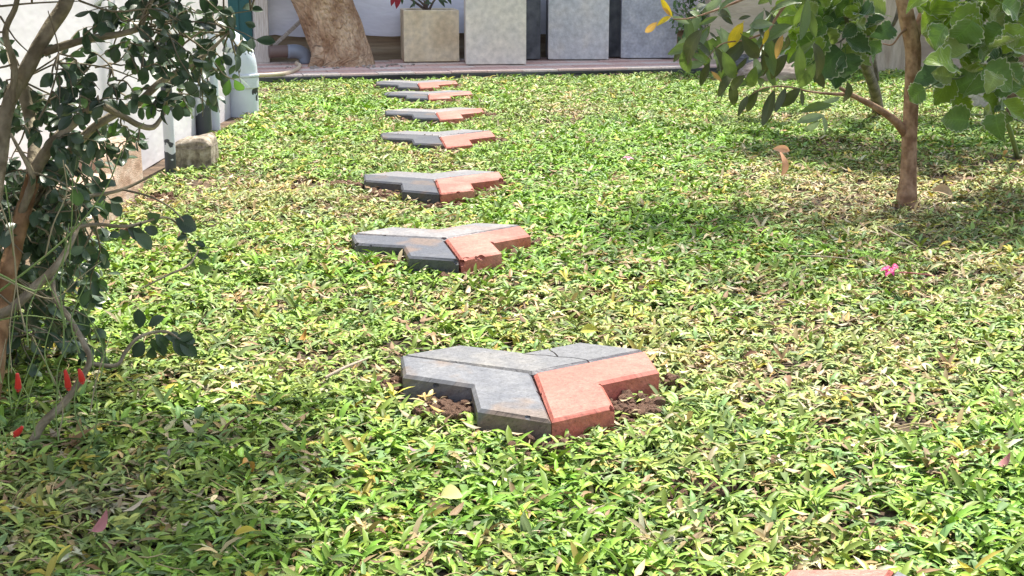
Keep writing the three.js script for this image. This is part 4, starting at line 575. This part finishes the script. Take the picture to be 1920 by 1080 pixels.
// ---- right: shrubs with broad scalloped leaves
{
  const prof = (k) => (s) => { const b = Math.pow(Math.sin(Math.PI * Math.pow(0.03 + 0.965 * s, 0.66)), 0.95); return b * (0.9 + 0.2 * Math.abs(Math.sin(s * 21 + k))); };
  const green = [[0.15, 0.28, 0.045], [0.25, 0.39, 0.028], [0.085, 0.175, 0.055], [0.29, 0.39, 0.09]];
  const edge = [0.85, 0.86, 0.68];
  const geos = green.map((c) => [0, 1, 2].map((k) => leafGeo({ w: [0.85, 0.9, 0.75][k], fold: [0.35, 0.2, 0.5][k], curl: [0.9, 0.5, -0.4][k], rows: 30, cols: 3, bands: [0, 0.5, 0.9, 1], profile: prof(k), wave: 0.06, base: c, edge: mix(c, edge, 0.9), vein: 1.2, stalk: 0.25, s: k * 2.1 })));
  const mat = leafMat({ transmission: 0.42, clearcoat: 0.2, clearcoatRoughness: 0.34, ...veined });
  const c5 = (x, y) => [1420 + x / 4.153, y / 4.153], c3 = (x, y) => [1640 + x / 4.154, y / 4.154];
  const shrub = (root, label, dLeaf, leaves, cv, stems, stemMat, extra, fill) => {
    const t = thing('scalloped_shrub', root, label, 'shrub', 'shrubs with broad scalloped leaves'), L = (px, py, d) => D(px, py, d).sub(root);
    for (const [pts, radii] of stems) part('stem', limb(pts.map(([x, y, d]) => d === 0 ? V(G(x, y).x - root.x, -0.03, G(x, y).z - root.z) : L(x, y, d)), radii, { radial: 10, seg: 5, rough: 0.1 }), stemMat, t);
    for (const [x0, y0, x1, y1, k] of leaves) { const d = dLeaf + rr(-0.12, 0.12), a = L(...cv(x0, y0), d), b = L(...cv(x1, y1), d + rr(-0.02, 0.04)), u = b.clone().sub(a); place(part('leaf', pick(geos[k]), mat, t), basis(a, u, V(rr(-0.4, 0.4), rr(0.1, 0.7), 1), u.length() * 1.02)); }
    for (const [x0, x1, y0, y1, n] of fill) for (let k = 0; k < n; k++) { const a = L(rr(x0, x1), rr(y0, y1), dLeaf + rr(-0.25, 0.35)); place(part('leaf', pick(geos[pick([0, 0, 1, 1, 3, 2])]), mat, t), basis(a, V(rr(-1, 1), rr(-1, 0.3), rr(-0.4, 0.6)), V(rr(-0.6, 0.6), rr(0.2, 1), rr(0.1, 1)), rr(0.07, 0.125))); }
    const solid = []; for (const [cx, cy, cz, R, n] of extra) for (let k = 0; k < n; k++) { const c = V(cx, cy, cz).add(rv(1).multiplyScalar(R)); solid.push(pick(pick(geos)).clone().applyMatrix4(basis(c.sub(root), V(rr(-1, 1), rr(-0.8, 0.4), rr(-1, 1)), V(rr(-0.6, 0.6), 1, rr(-0.6, 0.6)), rr(0.12, 0.2)))); }
    if (solid.length) part('foliage', mergeGeometries(solid), mat, t).userData.kind = 'stuff';
  };
  const greyBark = barkFine([0.12, 0.10, 0.085], [0.24, 0.2, 0.17], 70), greenBark = std({ color: new THREE.Color().setRGB(0.09, 0.14, 0.04), roughness: 0.6 });
  shrub(G(1648, 212, 0), 'shrub with broad white edged leaves on a grey stem behind the sapling', 6.2, [[500, 235, 320, 480, 0], [515, 220, 575, 430, 3], [540, 150, 750, 230, 2], [650, 390, 395, 620, 2], [640, 400, 590, 690, 2], [690, 420, 730, 650, 2], [830, 320, 1000, 400, 0], [690, 290, 840, 410, 2], [310, 70, 120, 225, 1], [410, 70, 260, 310, 1], [470, 50, 190, 70, 3], [690, 40, 910, 50, 0], [640, 10, 790, 110, 0], [560, 120, 530, 200, 2], [430, 90, 330, 250, 2], [560, -30, 430, 60, 1], [600, -20, 700, 60, 2], [250, -60, 330, 50, 0], [760, 190, 640, 290, 2]], c5,
    [[[[1648, 212, 0], [1640, 170, 7.0], [1622, 120, 6.7], [1600, 60, 6.4], [1580, 10, 6.2], [1570, -80, 6.1]], [0.032, 0.028, 0.026, 0.022, 0.014, 0.008]], [[[1645, 150, 6.9], [1636, 80, 6.8], [1640, 30, 6.7], [1655, -60, 6.6]], [0.01, 0.009, 0.008, 0.006]], [[[1688, 0, 6.0], [1680, 35, 6.0], [1665, 58, 6.05], [1645, 66, 6.1], [1618, 70, 6.15]], [0.009, 0.009, 0.008, 0.006, 0.004]], [[[1592, 60, 6.3], [1570, 80, 6.2], [1545, 70, 6.15]], [0.006, 0.004, 0.002]]], greyBark, [[1.75, 1.15, -6.3, 0.4, 70]], [[1450, 1690, -40, 50, 46], [1470, 1640, 30, 120, 22]]);
  shrub(G(1912, 292, 0), 'shrub with bright broad scalloped leaves on a green stem beside the sapling', 4.5, [[545, 110, 280, 190, 1], [650, 20, 290, 60, 1], [450, 170, 495, 250, 0], [760, 260, 530, 290, 1], [600, 270, 660, 490, 2], [740, 280, 690, 570, 0], [740, 290, 890, 330, 0], [820, 370, 930, 480, 0], [790, 410, 830, 590, 0], [900, 120, 1030, 260, 3], [1050, 90, 1170, 230, 0], [960, 60, 1100, 10, 1], [600, 600, 400, 580, 3], [600, 600, 440, 790, 1], [390, 690, 230, 800, 0], [730, 940, 480, 900, 0], [620, 730, 700, 890, 1], [1000, 790, 1095, 940, 1], [980, 820, 940, 870, 2], [850, 60, 800, 190, 1], [900, 90, 1000, 130, 3], [780, 20, 700, 120, 1], [1090, 300, 1000, 400, 2], [640, 520, 590, 560, 0], [1100, 20, 1163, 90, 1], [850, 840, 960, 950, 3]], c3,
    [[[[1912, 292, 0], [1890, 235, 5.2], [1862, 175, 4.9], [1838, 120, 4.7], [1826, 80, 4.6], [1815, -20, 4.5]], [0.010, 0.0095, 0.009, 0.008, 0.007, 0.005]], [[[1838, 120, 4.7], [1800, 145, 4.6], [1770, 150, 4.5], [1730, 170, 4.45]], [0.005, 0.004, 0.003, 0.002]], [[[1862, 175, 4.9], [1880, 130, 4.7], [1895, 60, 4.6], [1900, -40, 4.55]], [0.006, 0.005, 0.005, 0.003]], [[[1876, 205, 5.0], [1840, 215, 4.8], [1780, 215, 4.6], [1740, 222, 4.5]], [0.003, 0.003, 0.002, 0.001]]], greenBark, [[1.75, 0.95, -4.7, 0.3, 60], [2.0, 0.85, -5.0, 0.3, 50]], [[1745, 1930, -30, 50, 38], [1765, 1930, 40, 140, 24], [1740, 1920, 130, 225, 9]]);
  { // dark trunk at the picture edge
    const root = G(1915, 228, 0), t = thing('dark_tree', root, 'dark brown tree trunk beside the grey concrete slab', 'tree'), d = -root.z, L = (x, y) => D(x, y, d).sub(root); const b = L(1915, 228); b.y = -0.05;
    part('trunk', limb([b, L(1914, 180), L(1908, 120), L(1896, 60), L(1885, 0), L(1872, -120), L(1860, -300)], [0.075, 0.065, 0.06, 0.055, 0.05, 0.045, 0.03], { radial: 18, seg: 6, rough: 0.12 }), barkFine([0.11, 0.07, 0.045], [0.26, 0.17, 0.11], 75), t);
    const solid = []; for (let k = 0; k < 240; k++) { const c = V(2.3 + rr(-0.9, 0.9), rr(1.1, 2.3), root.z + rr(-0.8, 0.8)).sub(root); solid.push(pick(pick(geos)).clone().applyMatrix4(basis(c, V(rr(-1, 1), rr(-0.8, 0.4), rr(-1, 1)), V(rr(-0.6, 0.6), 1, rr(-0.6, 0.6)), rr(0.12, 0.2)))); }
    part('foliage', mergeGeometries(solid), mat, t).userData.kind = 'stuff';
    for (const [pts, r] of [[[[1882, 110], [1895, 140], [1900, 172]], 0.006], [[[1900, 172], [1878, 162], [1870, 145]], 0.004]]) part('twig', limb(pts.map(([x, y]) => D(x, y, d - 0.1).sub(root)), [r, r * 0.7, r * 0.4], { radial: 6 }), greyBark, t);
  }
  // small leaved bush at the walkway end
  const bl = [[0.10, 0.20, 0.06], [0.14, 0.26, 0.07], [0.07, 0.15, 0.05]].map((c) => leafMat({ color: new THREE.Color().setRGB(...c), transmission: 0.4, clearcoat: 0.3 }));
  const lg = leafGeo({ w: 0.5, fold: 0.2, curl: 0.4, rows: 3 });
  const smallBush = (root, label, cx, cy, cz, rx, ry, rz, n) => {
    const t = thing('small_leaved_bush', root, label, 'bush', 'small leaved bushes at the walkway end'); const stemM = barkFine([0.12, 0.09, 0.06], [0.22, 0.17, 0.12], 80);
    const bins = [[], [], []], C = V(cx, cy, cz).sub(root);
    for (let k = 0; k < 9; k++) { const e = V(rr(-1, 1) * rx, rr(-0.2, 0.9) * ry, rr(-1, 1) * rz).add(C); part('stem', limb([V(rr(-0.03, 0.03), -0.02, rr(-0.03, 0.03)), e.clone().multiplyScalar(0.5).add(V(0, 0.1, 0)), e], [0.008, 0.005, 0.002], { radial: 6 }), stemM, t); }
    for (let k = 0; k < n; k++) { const v = rv(1); if (v.length() > 1) continue; const p = V(v.x * rx, v.y * ry, v.z * rz).add(C); if (fbm(p.x * 7, p.y * 7, p.z * 7, 2) < -0.1) continue; bins[k % 3].push(lg.clone().applyMatrix4(basis(p, rv(1).add(V(0, -0.2, 0)), V(rr(-0.6, 0.6), 1, rr(-0.6, 0.6)), rr(0.035, 0.06)))); }
    bins.forEach((b, i) => { part('foliage', mergeGeometries(b), bl[i], t).userData.kind = 'stuff'; });
  };
  const r1 = K(3.24, 0.45, 0); smallBush(r1, 'light green small leaved bush beside the blue grey planter', r1.x - 0.02, 0.40, r1.z, 0.30, 0.33, 0.25, 2200);
  const r2 = K(3.8, 0.25, 0); smallBush(r2, 'light green small leaved bush behind the pinkish boulder', r2.x + 0.1, 0.48, r2.z, 0.36, 0.38, 0.3, 2000);
}
{ // red leaved plant in the cream planter
  const root = creamPot.position.clone().add(V(0, 0.315, 0)), t = thing('red_leaved_plant', root, 'dark stemmed plant with hanging red leaves in the cream planter', 'plant');
  const stemM = barkFine([0.07, 0.05, 0.04], [0.16, 0.11, 0.08], 85), rd = leafMat({ color: new THREE.Color().setRGB(0.4, 0.03, 0.05), transmission: 0.35 }), gr = leafMat({ color: new THREE.Color().setRGB(0.05, 0.09, 0.04) });
  const lg = leafGeo({ w: 0.3, fold: 0.25, curl: 0.5, rows: 6, stalk: 0.1 });
  const L = (px, py, d = -root.z) => D(px, py, d).sub(root);
  for (const [x, y] of [[745, -20], [800, -60], [790, 0], [830, -10], [770, -10]]) part('stem', limb([V(rr(-0.05, 0.05), -0.02, rr(-0.05, 0.05)), L((x + 800) / 2, 0), L(x, y)], [0.012, 0.008, 0.004], { radial: 8 }), stemM, t);
  for (const [x0, y0, x1, y1, m] of [[748, -20, 744, 22, rd], [740, -15, 733, 15, rd], [752, -10, 756, 10, gr], [775, -2, 778, 14, gr], [800, -5, 806, 12, gr], [795, 6, 812, 4, gr], [820, -4, 838, 12, gr], [835, -10, 850, 8, gr], [826, 0, 842, 4, gr], [780, 6, 770, 12, gr], [812, -30, 840, -10, rd], [790, -30, 770, -20, gr]]) { const a = L(x0, y0, -root.z - 0.12), b = L(x1, y1, -root.z - 0.13), u = b.clone().sub(a); place(part('leaf', lg, m, t), basis(a, u, V(0.2, 0.4, 1), Math.max(0.06, u.length()))); }
}
renderer.render(scene, camera);
